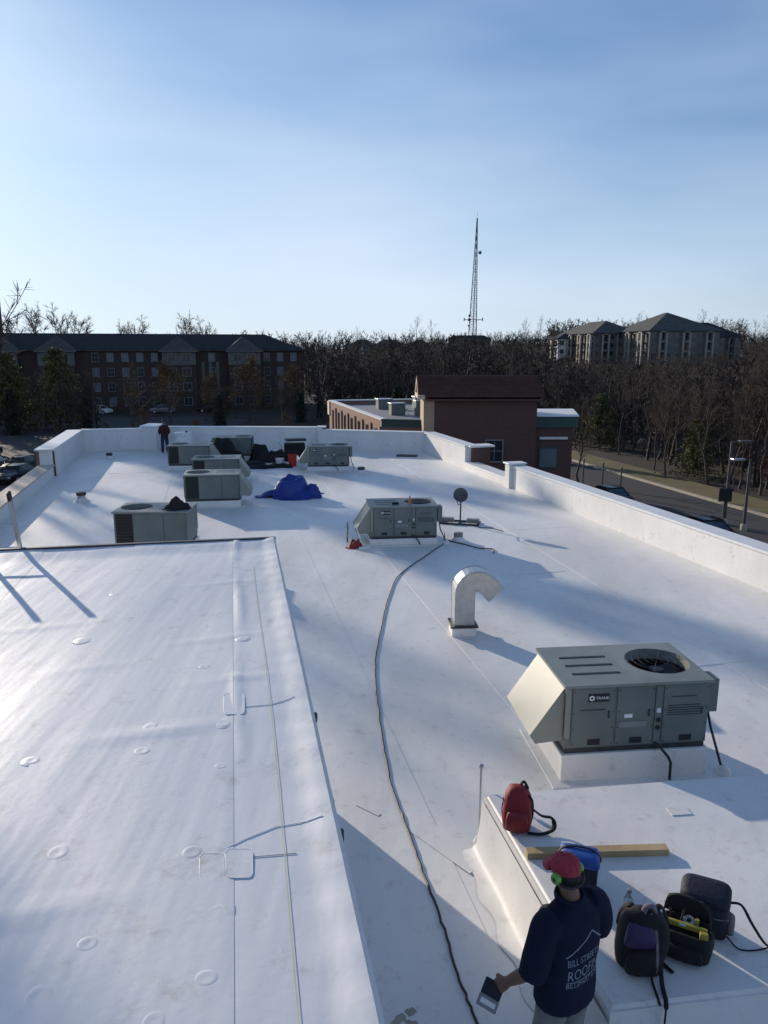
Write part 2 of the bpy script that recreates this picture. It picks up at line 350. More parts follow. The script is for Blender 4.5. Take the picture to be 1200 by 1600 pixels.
# ------------------------------------------------------------------ our building: roof, parapets, raised roof, platform
BLD = thing('white_roofed_building', 'flat building under a white roof membrane with brick parapets', 'building', (-3, 18, GZ))
rx = lambda y: 4.83 + (27.13 - y) * 0.2765
lx = lambda y: -13.3 + (29.8 - y) * 0.24
ROOF = [(lx(-6), -6), (rx(-6), -6), (rx(37.3), 37.3), (-3.4, 38.6), (-3.4, 39.1), (-11.75, 39.4), (-11.75, 38.1), (lx(37.5), 37.5)]
th = R(12.5); sdx, sdy = math.cos(th), math.sin(th)
k = 0; w = -12.0
while w < 20:
    poly = clip(clip(ROOF, (sdx, sdy), w + 2.1), (-sdx, -sdy), -w + 0.09)
    if len(poly) > 2:
        MB().prism(poly, -0.05, 0.0 if k % 2 else 0.005).build('membrane_sheet', 'tpo', BLD, world=True)
    k += 1; w += 2.0
for i_, (x0, y0) in enumerate([(-10.5, 31), (-6.5, 21), (-3.8, 30.5), (0.6, 24.5), (3.2, 16.5), (1.9, 33.5), (4.6, 21), (5.6, 11.5)]):
    d = Vector((math.cos(th), math.sin(th), 0)); n2 = Vector((-d.y, d.x, 0)) * .05; a, b = Vector((x0, y0, 0)) - d * 1.0, Vector((x0, y0, 0)) + d * 1.0
    MB().prism([(a + n2)[:2], (b + n2)[:2], (b - n2)[:2], (a - n2)[:2]], .0, .0075).build('lap_strip', 'tpo', BLD, world=True)
MB().prism(ROOF, GZ - .3, -0.06).build('building_body', 'brick', BLD, world=True)

def parapet(a, b, h, th_=0.34, side=1, cop='coping', ov=0.05, ext=(0.0, 0.0), outer='brick'):
    """wall from a to b; the roof is on the left of a->b when side=1"""
    a, b = Vector((*a, 0)), Vector((*b, 0)); d = (b - a).normalized(); n = Vector((d.y, -d.x, 0)) * side
    a = a - d * ext[0]; b = b + d * ext[1]
    def pr4(o0, o1, e=0.0): return [((a + n * o0 - d * e).x, (a + n * o0 - d * e).y), ((b + n * o0 + d * e).x, (b + n * o0 + d * e).y), ((b + n * o1 + d * e).x, (b + n * o1 + d * e).y), ((a + n * o1 - d * e).x, (a + n * o1 - d * e).y)]
    MB().prism(pr4(0.0, th_ - .12), -0.04, h).build('parapet', 'tpo3', BLD, world=True)
    MB().prism(pr4(th_ - .12, th_, 0.003), GZ - .2, h - .002).build('parapet_brickwork', outer, BLD, world=True)
    L_ = (b - a).length; m_ = max(1, round(L_ / 3.0))
    for i in range(m_):
        p, q = a + d * (L_ * i / m_ + (0.004 if i else -ov)), a + d * (L_ * (i + 1) / m_ - (0.004 if i < m_ - 1 else -ov))
        poly = [(p + n * -ov)[:2], (q + n * -ov)[:2], (q + n * (th_ + ov))[:2], (p + n * (th_ + ov))[:2]]
        MB().prism(poly, h + .002, h + .06).build('coping', cop, BLD, world=True)
# right side, tall near run, low middle run, tall far run
parapet((rx(-6), -6), (rx(27.4), 27.4), 0.80, 0.42)
MB().bev((rx(27.4) + .12, 27.62, .44), (.62, .40, .90), .015, rz=R(15)).build('end_pier', 'tpo3', BLD, world=True)
MB().bev((rx(27.4) + .12, 27.62, .915), (.74, .52, .06), .012, rz=R(15)).build('pier_cap', 'coping', BLD, world=True)
parapet((rx(27.85), 27.85), (rx(32.0), 32.0), 0.26, 0.5)
parapet((rx(32.0), 32.0), (rx(37.3), 37.3), 0.98, 0.5)
MB().bev((rx(31.9) + .62, 32.25, .62), (.82, .5, .66), .02, rz=R(15)).build('stepped_pier', 'brick2', BLD, world=True)
MB().bev((rx(31.9) + .62, 32.25, .99), (1.15, .72, .08), .02, rz=R(15)).build('pier_cap', 'coping', BLD, world=True)
# far side
parapet((rx(37.3) - .0, 37.3), (-3.4, 38.6), 0.98)
parapet((-3.4, 38.6), (-3.4, 39.1), 1.12)
parapet((-3.4, 39.1), (-11.75, 39.4), 1.05)
MB().bev((-11.95, 38.7, .6), (.75, 1.3, 1.2), .02).build('corner_pier', 'tpo3', BLD, world=True)
MB().bev((-11.95, 38.7, 1.24), (.9, 1.45, .08), .02).build('pier_cap', 'coping', BLD, world=True)
parapet((-12.33, 38.1), (lx(37.5), 37.5), 1.08)
# left side
parapet((lx(37.5), 37.5), (lx(29.9), 29.9), 1.08, 0.62, cop='coping')
parapet((lx(29.9), 29.9), (lx(8), 8.0), 0.46, 0.5, cop='coping_tan')
MB().bev((lx(29.8) - .33, 29.86, .55), (.76, .05, 1.02), .006, rz=R(-76 + 90)).build('pier_brickwork', 'brick2', BLD, world=True)

# raised roof (2.85 m above the main roof)
RZ = 2.85
FR_, FL_ = Vector((-1.27, 8.34, 0)), Vector((-13.0, 6.19, 0))
ed = Vector((1.25, -6.30, 0)).normalized(); ex = Vector((-ed.y, ed.x, 0)); ex = ex if ex.x > 0 else -ex   # ed: towards camera along right edge
farslope = (FR_.y - FL_.y) / (FR_.x - FL_.x)
rng = np.random.RandomState(3)
RIP = [(rng.uniform(2.0, 9.0), rng.uniform(0, 6.28), rng.uniform(.3, 1.0)) for _ in range(7)]
def rdisp(s, t):
    """s metres left of the right edge, t metres from the far edge"""
    z = 0.0
    for (q, ph, a) in RIP: z += 0.0028 * a * math.sin(q * s + ph + 0.35 * math.sin(0.9 * t + ph)) * (0.55 + 0.45 * math.sin(0.7 * t + 2 * ph))
    z += 0.016 * math.exp(-((s - 0.42 - 0.02 * math.sin(2.1 * t)) / 0.035) ** 2) * float(sm(6.2, 3.2, t)) * (0.6 + .4 * math.sin(3.3 * t + 1))
    z += 0.035 * float(sm(0.42, 0.0, t))                      # cant up to the far edge
    z += 0.025 * float(sm(0.16, 0.0, s)) + 0.004 * math.sin(9 * t) * math.sin(17 * t + 1) * float(sm(0.3, 0.05, s))
    z += 0.006 * math.sin(1.3 * s + .8 * t) + 0.005 * math.sin(2.3 * t - 1.1 * s)
    for (fs_, ft, am, w0) in FOLDS: z += am * math.exp(-((s - fs_) / .35) ** 2) * math.exp(-((t - ft - .12 * (s - fs_)) / w0) ** 2)
    return z
FOLDS = [(0.9, 4.3, .012, .05), (1.3, 5.7, .010, .05), (0.55, 2.9, .008, .03), (2.0, 2.4, .008, .04), (0.35, 3.65, .010, .025), (0.5, 1.5, .006, .03), (1.5, 3.3, .006, .04), (2.4, 4.2, .008, .05)]
def rpt(s, t, z=0.0):
    p = FR_ - ex * s; p = Vector((p.x, p.y, 0)); yf = FR_.y + (p.x - FR_.x) * farslope
    # slide along the edge direction to the far line, then towards the camera
    tt = (p.y - yf) / (-ed.y + ed.x * farslope) if False else 0.0
    base = FR_ + (Vector((1, farslope, 0)) * -s / ex.dot(Vector((1, farslope, 0)))) if True else p
    q = base + ed * t
    return (q.x, q.y, RZ + rdisp(s, t) + z)
RR = tag(MB().prism([rpt(0.012, .012)[:2], rpt(0.012, 14)[:2], rpt(11, 14)[:2], rpt(11, .012)[:2]], -0.04, RZ - .05).build('raised_block', 'tpo3', BLD, world=True))
ws = 0.0; k = 0
for wd in (0.46, 1.0, 1.0, 1.0, 1.6, 2.2, 3.5):
    n_s, n_t = max(4, int(wd / (0.03 if ws < 2.4 else 0.12))), (230 if ws < 3.4 else 90)
    vs, fs = [], []
    for j in range(n_t + 1):
        t = 12.5 * (j / n_t) ** 1.25
        for i in range(n_s + 1):
            s_ = ws + (wd + (0.06 if k % 2 else 0)) * i / n_s
            lap = 0.004 * (k % 2) * (0.4 if i in (0,) else 1)
            vs.append(rpt(s_, t, lap))
    for j in range(n_t):
        for i in range(n_s): a = j * (n_s + 1) + i; fs.append((a, a + n_s + 1, a + n_s + 2, a + 1))
    # thickness skirt along both long edges
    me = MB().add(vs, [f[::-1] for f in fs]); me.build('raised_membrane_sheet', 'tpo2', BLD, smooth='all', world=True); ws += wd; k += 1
# edge skirt on the right side and dark edge metal at the far side
mb = MB(); vs, fs = [], []
for j in range(161):
    t = 12.5 * j / 160; a = rpt(0.0, t, 0.004); wob = .012 * math.sin(7 * t) * math.sin(3.1 * t)
    o = ex * 0.02
    vs += [a, (a[0] + o.x, a[1] + o.y, a[2] - .012), (a[0] + o.x + wob, a[1] + o.y, a[2] - .15), (a[0] + wob * .5 + .004, a[1], a[2] - .16)]
    if j: q = 4 * j - 4; fs += [(q + i, q + i + 1, q + i + 5, q + i + 4) for i in range(3)]
mb.add(vs, fs).build('edge_flashing', 'tpo2', BLD, smooth='all', world=True)
a, b = rpt(-0.03, -0.02), rpt(11, -0.02)
mb = MB(); d_ = (Vector(b) - Vector(a)); d_.z = 0; L_ = d_.length; d_.normalize(); n_ = Vector((-d_.y, d_.x, 0))
for i in range(4):
    p = Vector(a) + d_ * (L_ * (i + .5) / 4); p.z = RZ + .018
    MB().box(p, (L_ / 4 - .006, .05, .075), math.atan2(d_.y, d_.x)).build('edge_metal', 'edgemetal', BLD, world=True)
# yellow line along the right side, patches, fastener bumps
mb = MB(); vs, fs = [], []
for j in range(121):
    t = 1.0 + 9 * j / 120; s_ = 0.245 + .012 * math.sin(1.1 * t)
    vs += [rpt(s_ - .0024, t, .0062), rpt(s_ + .0024, t, .0062)]
    if j: fs.append((2 * j - 2, 2 * j - 1, 2 * j + 1, 2 * j))
mb.add(vs, fs).build('yellow_line', 'chalk', BLD, world=True)
def invr(X, Y):
    d = Vector((X, Y, 0)) - FR_; u = Vector((1, farslope, 0)); det = u.x * ed.y - u.y * ed.x
    al = (d.x * ed.y - d.y * ed.x) / det; be = (u.x * d.y - u.y * d.x) / det
    return -al * ex.dot(u), be
def unp(u, v, z):
    c, s_ = math.cos(PITCH), math.sin(PITCH); a_, b_ = (u - 600) / FPX, (v - 800) / FPX
    t = (z - CAMH) / (-(b_ * c + s_)); return a_ * t, (c - b_ * s_) * t
for (u, v, rad) in [(340, 1427, .055), (137, 1475, .05), (322, 1530, .055), (345, 1235, .05), (222, 1172, .05), (235, 1137, .05), (350, 1130, .045), (320, 1042, .05), (315, 1108, .045), (130, 1000, .045), (380, 1000, .04), (270, 1000, .035), (325, 977, .04), (180, 930, .035), (50, 1190, .04), (90, 1330, .05), (60, 1560, .05), (240, 1600, .05), (345, 1195, .04), (300, 1330, .045)]:
    X, Y = unp(u, v, RZ); s_, t = invr(X, Y); z = rdisp(s_, t) + RZ + .0022
    rad *= random.uniform(.75, 1.05); q_ = random.uniform(.35, 1.0); prof = [(rad * 1.7, -.0045), (rad * 1.35, -.0006), (rad * 1.12, .0012 * q_), (rad * .9, .0046 * q_), (rad * .7, .0056 * q_), (rad * .35, .0036 * q_), (0.0005, .003 * q_)]
    MB().lathe(prof, 20, Matrix.Translation((X, Y, z)) @ Matrix.Diagonal((1, .85 + .3 * random.random(), .8, 1))).build('fastener_plate', 'tpo2', BLD, smooth='all', world=True)
def patch(u0, v0, u1, v1):
    pts = [unp(u0, v0, RZ), unp(u1, v0, RZ), unp(u1, v1, RZ), unp(u0, v1, RZ)]
    cx = sum(p[0] for p in pts) / 4; cy = sum(p[1] for p in pts) / 4; out = []
    for i, p in enumerate(pts):
        q, n2 = pts[i - 1], pts[(i + 1) % 4]
        for w_ in ((.16, 0), (.05, .05), (0, .16)):
            out.append((p[0] + (q[0] - p[0]) * w_[0] + (n2[0] - p[0]) * w_[1], p[1] + (q[1] - p[1]) * w_[0] + (n2[1] - p[1]) * w_[1]))
    s_, t = invr(cx, cy); z = RZ + max(rdisp(*invr(*p)) for p in pts) + .001
    MB().prism(out, z - .012, z + .0022).build('membrane_patch', 'tpo2', BLD, world=True)
    rim = [(x, y, z + .0018) for x, y in out]; MB().tube(rim + rim[:1], .0015, 5).build('patch_weld', 'tpo2', BLD, smooth='all', world=True)
patch(312, 1333, 350, 1377); patch(352, 1326, 395, 1371); patch(350, 1085, 382, 1118)
def weld(px_, r_, m_):
    P_ = []
    for (ua, va), (ub, vb) in zip(px_[:-1], px_[1:]):
        for q in range(8):
            X, Y = unp(ua + (ub - ua) * q / 8, va + (vb - va) * q / 8, RZ); P_.append((X, Y, RZ + rdisp(*invr(X, Y)) + .0025))
    MB().tube(P_, r_, 5).build('lap_weld', m_, BLD, smooth='all', world=True)
weld([(352, 1341), (400, 1337), (472, 1331)], .0016, 'pale'); weld([(340, 1330), (385, 1308), (430, 1290), (515, 1277)], .002, 'tpo2'); weld([(382, 1105), (420, 1102), (466, 1090)], .002, 'tpo2')
for (u, v) in [(508, 1245), (484, 1110), (522, 1292)]:
    X, Y = unp(u, v, RZ); MB().bev((X + .03, Y, RZ - .05), (.03, .05, .06), .01).build('edge_clip', 'black', BLD, world=True)

# low platform roof at the lower right (0.65 m)
PZ = 0.65
PL = [(1.01, 6.76), (1.53, 4.24), (7.6, 5.05), (7.2, 7.55)]
MB().bev((0, 0, 0), (1, 1, 1), .01) if False else None
bm = bmesh.new(); low = [bm.verts.new((x, y, -.02)) for x, y in PL]; top = [bm.verts.new((x, y, PZ)) for x, y in PL]
bm.faces.new(low[::-1]); bm.faces.new(top)
for i in range(4): bm.faces.new((low[i], low[(i + 1) % 4], top[(i + 1) % 4], top[i]))
bmesh.ops.recalc_face_normals(bm, faces=bm.faces[:])
bmesh.ops.bevel(bm, geom=[e for e in bm.edges if all(v.co.z > .3 for v in e.verts)], offset=.03, segments=3, affect='EDGES')
me = bpy.data.meshes.new('platform_roof'); bm.to_mesh(me); bm.free()
me.transform(Matrix.Translation(-BLD.location)); link('platform_roof', me, 'tpo3', BLD, smooth=True)
# loose skirt sheet welded to the platform's left foot, with creases
vs, fs = [], []
A, B = Vector((0.93, 6.78, 0)), Vector((1.45, 4.20, 0)); n_ = Vector((-.98, -.2, 0))
for j in range(61):
    p = A.lerp(B, j / 60); wv = .006 * math.sin(j * .31) + .005 * math.sin(j * .17 + 1)
    for (o, z) in ((-.063, .56), (-.058 + wv * .3, .40), (-.04 + wv, .22), (-.02 + wv, .08), (.03, .022), (.16 + .03 * math.sin(j * .5), .009)):
        vs.append((p.x + n_.x * o, p.y + n_.y * o, z))
    if j: fs += [((j - 1) * 6 + i, (j - 1) * 6 + i + 1, j * 6 + i + 1, j * 6 + i) for i in range(5)]
MB().add(vs, fs).build('platform_skirt', 'tpo3', BLD, smooth='all', world=True)
for i, (x0, y0, x1, y1, w_) in enumerate([(0.35, 7.2, .95, 6.5, .3), (2.75, 6.45, 2.95, 6.47, .12), (-.3, 7.55, -.05, 7.35, .05), (1.4, 7.0, 2.0, 7.9, .22)]):
    z = PZ + .002 if i == 1 else .006
    d = Vector((x1 - x0, y1 - y0, 0)).normalized(); n2 = Vector((-d.y, d.x, 0)) * w_ / 2
    MB().prism([(x0 + n2.x, y0 + n2.y), (x1 + n2.x, y1 + n2.y), (x1 - n2.x, y1 - n2.y), (x0 - n2.x, y0 - n2.y)], z, z + .006).build('membrane_patch', 'tpo', BLD, world=True)
random.seed(11)
mb = MB()
for i in range(16):
    a = random.random() * 6.28; r_ = random.random() ** .5 * .12; r2 = random.uniform(.01, .04)
    poly = [(0.18 + math.cos(a) * r_ * .9 + math.cos(q) * r2 * random.uniform(.6, 1.3), 4.73 + math.sin(a) * r_ + math.sin(q) * r2 * random.uniform(.6, 1.3)) for q in np.arange(0, 6.28, .6)]
    mb.prism(poly, .004, .007 + .0003 * i)
mb.build('moss_patch', 'stain', BLD, world=True)

# ------------------------------------------------------------------ rooftop units
def rooftop_unit(label, loc, rz, hood=True, detail=1, ch=0.33, group='packaged rooftop units'):
    W_, D, Hh = 1.77, 1.12, 0.87
    t = thing('rooftop_unit', label, 'rooftop unit', loc, rz, group); z0 = ch
    MB().bev((0, 0, ch / 2 - .01), (W_ + .03, D + .03, ch + .02), .012).build('curb', 'tpo3', t)
    MB().bev((0, 0, .012), (W_ + .30, D + .30, .022), .01).build('curb_flashing', 'tpo', t)
    MB().box((0, 0, z0 + .035), (W_ - .05, D - .05, .08)).build('base_rail', 'dark', t)
    zb, zt = z0 + .07, z0 + Hh - .035
    cb_ = MB(); xw = -.05; cb_.box(((xw - W_ / 2 + .015) / 2, 0, (zb + zt) / 2), (xw + W_ / 2 - .015, D - .03, zt - zb)); hl = zt - .42
    cb_.box(((xw + W_ / 2 - .015) / 2, 0, (zb + hl) / 2), (W_ / 2 - .015 - xw, D - .034, hl - zb))
    for sy_ in (-1, 1): cb_.box(((xw + W_ / 2 - .015) / 2, sy_ * (D / 2 - .03), (hl + zt) / 2), (W_ / 2 - .015 - xw, .03, zt - hl))
    cb_.box((W_ / 2 - .03, 0, (hl + zt) / 2), (.03, D - .094, zt - hl)); cb_.build('cabinet', 'cab', t)
    # front access panels
    for (x0, x1) in ((-W_ / 2 + .08, -.28), (-.265, .20), (.30, W_ / 2 - .02)):
        p = MB().bev(((x0 + x1) / 2, -D / 2 + .008, (zb + zt) / 2 + .01), (x1 - x0 - .012, .022, zt - zb - .04), .004, 1).build('access_panel', 'cab', t)
        if detail: MB().bev(((x0 + x1) / 2 + .02, -D / 2 - .006, zb + .075), (.15, .012, .075), .004, 1).build('fork_slot', 'black', p)
    MB().bev((.25, -D / 2 + .006, (zb + zt) / 2), (.085, .02, zt - zb - .03), .004, 1).build('centre_post', 'cab', t)
    MB().bev((-W_ / 2 + .035, -D / 2 + .012, (zb + zt) / 2 + .06), (.066, .03, (zt - zb) * .82), .004, 1).build('corner_post', 'hood', t)
    if detail:
        for (hx, hz) in ((-.36, .30), (.13, .30), (.78, .30)): MB().bev((hx, -D / 2 - .010, zb + hz + .12), (.022, .016, .09), .005, 1).build('panel_latch', 'dark', t)
        for (x0, x1) in ((-W_ / 2 + .08, -.28), (-.265, .20), (.30, W_ / 2 - .02)):
            sc_ = MB()
            for zz in (zb + .05, zb + .25, zb + .45, zt - .05):
                for xx in (x0 + .025, x1 - .025): sc_.box((xx, -D / 2 - .005, zz), (.012, .008, .012))
            sc_.build('panel_screws', 'dark', t)
        for i_ in range(5): MB().box((.56, -D / 2 - .005, zt - .27 - i_ * .03), (.40, .006, .008)).build('louvre', 'dark', t)
        for zz in (.30, .40): MB().lathe([(.028, -.01), (.028, .012)], 12, Matrix.Translation((.25, -D / 2 - .004, zb + zz - .08)) @ Matrix.Rotation(R(90), 4, 'X')).build('service_port', 'black', t)
        MB().bev((.25, -D / 2 - .006, zb + .44), (.05, .008, .06), .003, 1).build('notice', 'whiteplastic', t)
        MB().bev((-.12, -D / 2 - .008, zb + .39), (.10, .006, .05), .002, 1).build('notice', 'whiteplastic', t)
        MB().bev((-.06, -D / 2 - .008, zb + .28), (.34, .006, .075), .002, 1).build('rating_plate', 'pale', t)
        MB().bev((.62, -D / 2 - .006, zb + .075), (.05, .006, .06), .002, 1).build('notice', 'whiteplastic', t)
        lg = MB().bev((-.49, -D / 2 - .008, zt - .13), (.25, .008, .10), .003, 1).build('name_plate', 'black', t)
        FX = Matrix.Translation((-.575, -D / 2 - .014, zt - .13)) @ Matrix.Rotation(R(90), 4, 'X')
        rb = MB()
        for kk in range(20):
            a0, a1 = 2 * math.pi * kk / 20, 2 * math.pi * (kk + 1) / 20
            rb.add([(.032 * math.cos(a0), .032 * math.sin(a0), 0), (.032 * math.cos(a1), .032 * math.sin(a1), 0), (.016 * math.cos(a1), .016 * math.sin(a1), 0), (.016 * math.cos(a0), .016 * math.sin(a0), 0)], [(0, 1, 2, 3)], FX)
        rb.build('emblem', 'white', lg)
        v_, f_ = text_geo('TRANE', .05)
        MB().add(v_, f_, Matrix.Translation((-.53, -D / 2 - .014, zt - .147)) @ Matrix.Rotation(R(90), 4, 'X')).build('lettering', 'white', lg)
        MB().bev((-.55, -D / 2 - .006, zt - .28), (.30, .004, .012), .001, 1).build('small_print', 'dark', t)
        MB().bev((.55, -D / 2 - .006, zt - .16), (.30, .004, .012), .001, 1).build('small_print', 'dark', t)
    # top with a fan opening
    cx, cy, fr, zt2 = .46, .0, .385, z0 + Hh
    tp = MB(); ov = .018; X0, X1, Y0, Y1 = -W_ / 2 - ov, W_ / 2 + ov, -D / 2 - ov, D / 2 + ov
    tp.box(((X0 + cx - .5) / 2, 0, zt2 - .018), (cx - .5 - X0, Y1 - Y0, .036))
    n = 40; outer = []; x_a = cx - .5
    for k_ in range(n):
        a = 2 * math.pi * k_ / n; c, s_ = math.cos(a), math.sin(a)
        sx_ = (X1 - cx) if c > 0 else (cx - x_a)
        tt = min(sx_ / max(abs(c), 1e-6), Y1 / max(abs(s_), 1e-6)); outer.append((cx + c * tt, cy + s_ * tt))
    vs = [(x, y, zt2) for x, y in outer] + [(cx + fr * math.cos(2 * math.pi * k_ / n), cy + fr * math.sin(2 * math.pi * k_ / n), zt2 + .012) for k_ in range(n)] \
       + [(cx + (fr - .01) * math.cos(2 * math.pi * k_ / n), cy + (fr - .01) * math.sin(2 * math.pi * k_ / n), zt2 - .12) for k_ in range(n)] + [(x, y, zt2 - .036) for x, y in outer]
    fs = []
    for k_ in range(n):
        q = (k_ + 1) % n; fs += [(k_, q, n + q, n + k_), (n + k_, n + q, 2 * n + q, 2 * n + k_), (q, k_, 3 * n + k_, 3 * n + q)]
    # fill the four corners the ray fan misses
    for (X_, Y_) in ((X1, Y0), (X1, Y1), (x_a, Y0), (x_a, Y1)):
        near = sorted(range(n), key=lambda i: (outer[i][0] - X_) ** 2 + (outer[i][1] - Y_) ** 2)[:2]
        b_ = len(vs); vs += [(X_, Y_, zt2), (X_, Y_, zt2 - .036)]; i, j = sorted(near)
        if j - i > 2: i, j = j, i
        fs += [(b_, i, j), (b_, b_ + 1, 3 * n + i, i), (b_, j, 3 * n + j, b_ + 1)]
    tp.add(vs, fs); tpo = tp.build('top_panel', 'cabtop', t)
    for yy in (-.26, -.02, .22):
        MB().bev((-.42, yy, zt2 + .001), (.60, .045, .012), .005, 2).build('stiffening_rib', 'dark' if detail else 'cab', tpo)
    fan = MB().lathe([(.001, zt2 - .40), (.39, zt2 - .40), (.385, zt2 - .2), (.376, zt2 - .121)], 28, Matrix.Translation((cx, cy, 0)), cap=False).build('fan_well', 'black', t, smooth=True)
    bl = []
    for k_ in range(4):
        a = k_ * math.pi / 2 + .4; mb = MB()
        mb.add([(.08, -.05, -.02), (.34, -.13, -.045), (.35, .09, .03), (.08, .05, .02), (.08, -.05, -.028), (.34, -.13, -.053), (.35, .09, .022), (.08, .05, .012)],
               [(0, 1, 2, 3), (7, 6, 5, 4), (0, 4, 5, 1), (1, 5, 6, 2), (2, 6, 7, 3), (3, 7, 4, 0)], Matrix.Translation((cx, cy, zt2 - .13)) @ Matrix.Rotation(a, 4, 'Z'))
        mb.build('fan_blade', 'dark', fan)
    MB().lathe([(.09, zt2 - .2), (.09, zt2 - .09), (.02, zt2 - .08)], 16, Matrix.Translation((cx, cy, 0))).build('fan_motor', 'dark', fan, smooth=True)
    if detail:
        gd = MB()
        for rr in (.06, .14, .22, .30, .372):
            gd.tube([(cx + rr * math.cos(2 * math.pi * i / 26), cy + rr * math.sin(2 * math.pi * i / 26), zt2 + .012 + .012 * (1 - rr / .38)) for i in range(27)], .0016, 4, cap=False)
        for k_ in range(6):
            a = k_ * math.pi / 3; gd.tube([(cx + .05 * math.cos(a), cy + .05 * math.sin(a), zt2 + .026), (cx + .38 * math.cos(a), cy + .38 * math.sin(a), zt2 + .013)], .002, 4)
        gd.build('fan_guard', 'black', fan)
    # condenser coil on the rear and right end
    MB().box((.40, D / 2 - .012, (zb + zt) / 2), (.9, .03, zt - zb - .03)).build('rear_panel_frame', 'cab', t)
    cl = MB().box((.62, D / 2 - .002, (zb + zt) / 2), (.40, .03, zt - zb - .05)).build('condenser_coil', 'coil', t)
    for i in range(9): MB().box((.62, D / 2 + .015, zb + .07 + i * (zt - zb - .14) / 8), (.39, .006, .008)).build('coil_guard_bar', 'dark', cl)
    MB().bev((.05, D / 2 - .004, (zb + zt) / 2), (.72, .024, zt - zb - .03), .004, 1).build('access_panel', 'cab', t)
    MB().bev((-.58, D / 2 - .004, (zb + zt) / 2), (.52, .024, zt - zb - .03), .004, 1).build('access_panel', 'cab', t)
    MB().box((W_ / 2 - .004, .02, (zb + zt) / 2), (.03, .86, zt - zb - .06)).build('end_coil', 'coil', t)
    # disconnect and conduit at the fan end, front corner
    if detail:
        MB().bev((W_ / 2 + .075, -D / 2 + .20, z0 + .62), (.13, .24, .42), .012).build('disconnect_box', 'cab', t)
        MB().tube([(W_ / 2 + .07, -D / 2 + .18, z0 + .42), (W_ / 2 + .10, -D / 2 + .12, z0 + .2), (W_ / 2 + .22, -D / 2 + .02, .1), (W_ / 2 + .24, -D / 2 - .0, .0)], .016, 8).build('conduit', 'cord', t, smooth=True)
        MB().lathe([(.11, 0), (.09, .05), (.05, .09), (.03, .1)], 14, Matrix.Translation((W_ / 2 + .24, -D / 2, 0))).build('pipe_boot', 'tpo', t, smooth=True)
        MB().tube([(.22, -D / 2 - .0, zb + .03), (.26, -D / 2 - .06, zb + .01), (.36, -D / 2 - .10, z0 - .04), (.40, -D / 2 - .10, z0 - .12), (.40, -D / 2 - .11, .02)], .017, 8).build('drain_pipe', 'cord', t, smooth=True)
    if hood:
        xo = -W_ / 2 + .005; prof = [(xo, zt2 - .04), (xo - .40, z0 + .24), (xo - .33, z0 + .13), (xo, z0 + .16)]
        vs = [(x, y, z) for y in (-D / 2 + .05, D / 2 - .05) for x, z in prof]
        MB().add(vs, [(3, 2, 1, 0), (4, 5, 6, 7), (0, 1, 5, 4), (1, 2, 6, 5), (2, 3, 7, 6), (3, 0, 4, 7)]).build('intake_hood', 'hood', t)
        MB().box((xo - .19, 0, z0 + .145), (.27, D - .16, .01), m=Matrix.Translation((0, 0, 0))).build('intake_filter', 'coil', t)
    return t
def place_unit(label, fl, fr, flip=False, **kw):
    fl, fr = Vector((*fl, 0)), Vector((*fr, 0)); d = (fr - fl).normalized(); n = Vector((-d.y, d.x, 0))
    c = fl + d * .885 + n * .56
    return rooftop_unit(label, (c.x, c.y, 0), math.atan2(d.y, d.x) + (math.pi if flip else 0), **kw)
place_unit('large grey rooftop unit nearest the camera with tan intake hood and open round fan', (2.10, 8.0), (3.86, 8.18), ch=.36)
place_unit('grey rooftop unit beside the satellite dish with black cord running from it', (-.35, 19.0), (1.42, 19.2), ch=.17)
place_unit('grey-green rooftop unit half hidden by the raised roof with black cloth on top', (-6.5, 17.5), (-4.7, 17.55), flip=True, hood=False, detail=0, ch=.36)
place_unit('grey-green rooftop unit with dark coil just left of the blue tarp', (-6.45, 23.75), (-4.72, 24.0), flip=True, detail=0, ch=.22)
place_unit('grey-green rooftop unit peeking over the one left of the blue tarp', (-7.3, 28.2), (-5.6, 28.4), flip=True, detail=0, ch=.1)
place_unit('grey-green rooftop unit standing near the person by the far parapet', (-9.2, 31.6), (-7.4, 31.75), flip=True, detail=0, ch=.2)
place_unit('small-looking grey rooftop unit standing alone near the far parapet corner', (-3.25, 31.5), (-1.5, 31.6), ch=.18)
place_unit('rooftop unit behind the heap of black sheeting at the far parapet', (-7.95, 34.6), (-6.2, 34.7), detail=0, ch=.2)

# ------------------------------------------------------------------ gooseneck, dish, pipes, drains
t = thing('gooseneck_vent', 'shiny galvanized gooseneck duct bent over on a white curb', 'roof vent', (1.42, 12.82, 0), R(4))
MB().bev((0, 0, .08), (.44, .42, .17), .02).build('curb', 'tpo3', t)
MB().bev((0, 0, .185), (.50, .48, .035), .006, 1).build('flange', 'dark', t)
hw, dd = .175, .19; rings = []
def sect(cx_, cz_, ang): return [(cx_ - hw * math.cos(ang), -dd, cz_ - hw * math.sin(ang)), (cx_ + hw * math.cos(ang), -dd, cz_ + hw * math.sin(ang)), (cx_ + hw * math.cos(ang), dd, cz_ + hw * math.sin(ang)), (cx_ - hw * math.cos(ang), dd, cz_ - hw * math.sin(ang))]
rings += [sect(0, .19, 0), sect(0, .80, 0)]; rad = .225
for i in range(1, 11):
    a = R(138) * i / 10; rings.append(sect(rad - rad * math.cos(a), .80 + rad * math.sin(a), -a))
ax, az = rad - rad * math.cos(R(138)), .80 + rad * math.sin(R(138)); dx_, dz_ = math.sin(R(138)), math.cos(R(138))
rings.append(sect(ax + dx_ * .26, az + dz_ * .26, -R(138)))
MB().loft(rings, cap=False).build('duct', 'galv', t)
sd = MB()
for yy in (-dd, dd):
    for kx in (0, 1):
        sd.tube([(r_[kx if yy < 0 else (3 if kx == 0 else 2)][0], yy * 1.01, r_[kx if yy < 0 else (3 if kx == 0 else 2)][2]) for r_ in rings], .008, 5)
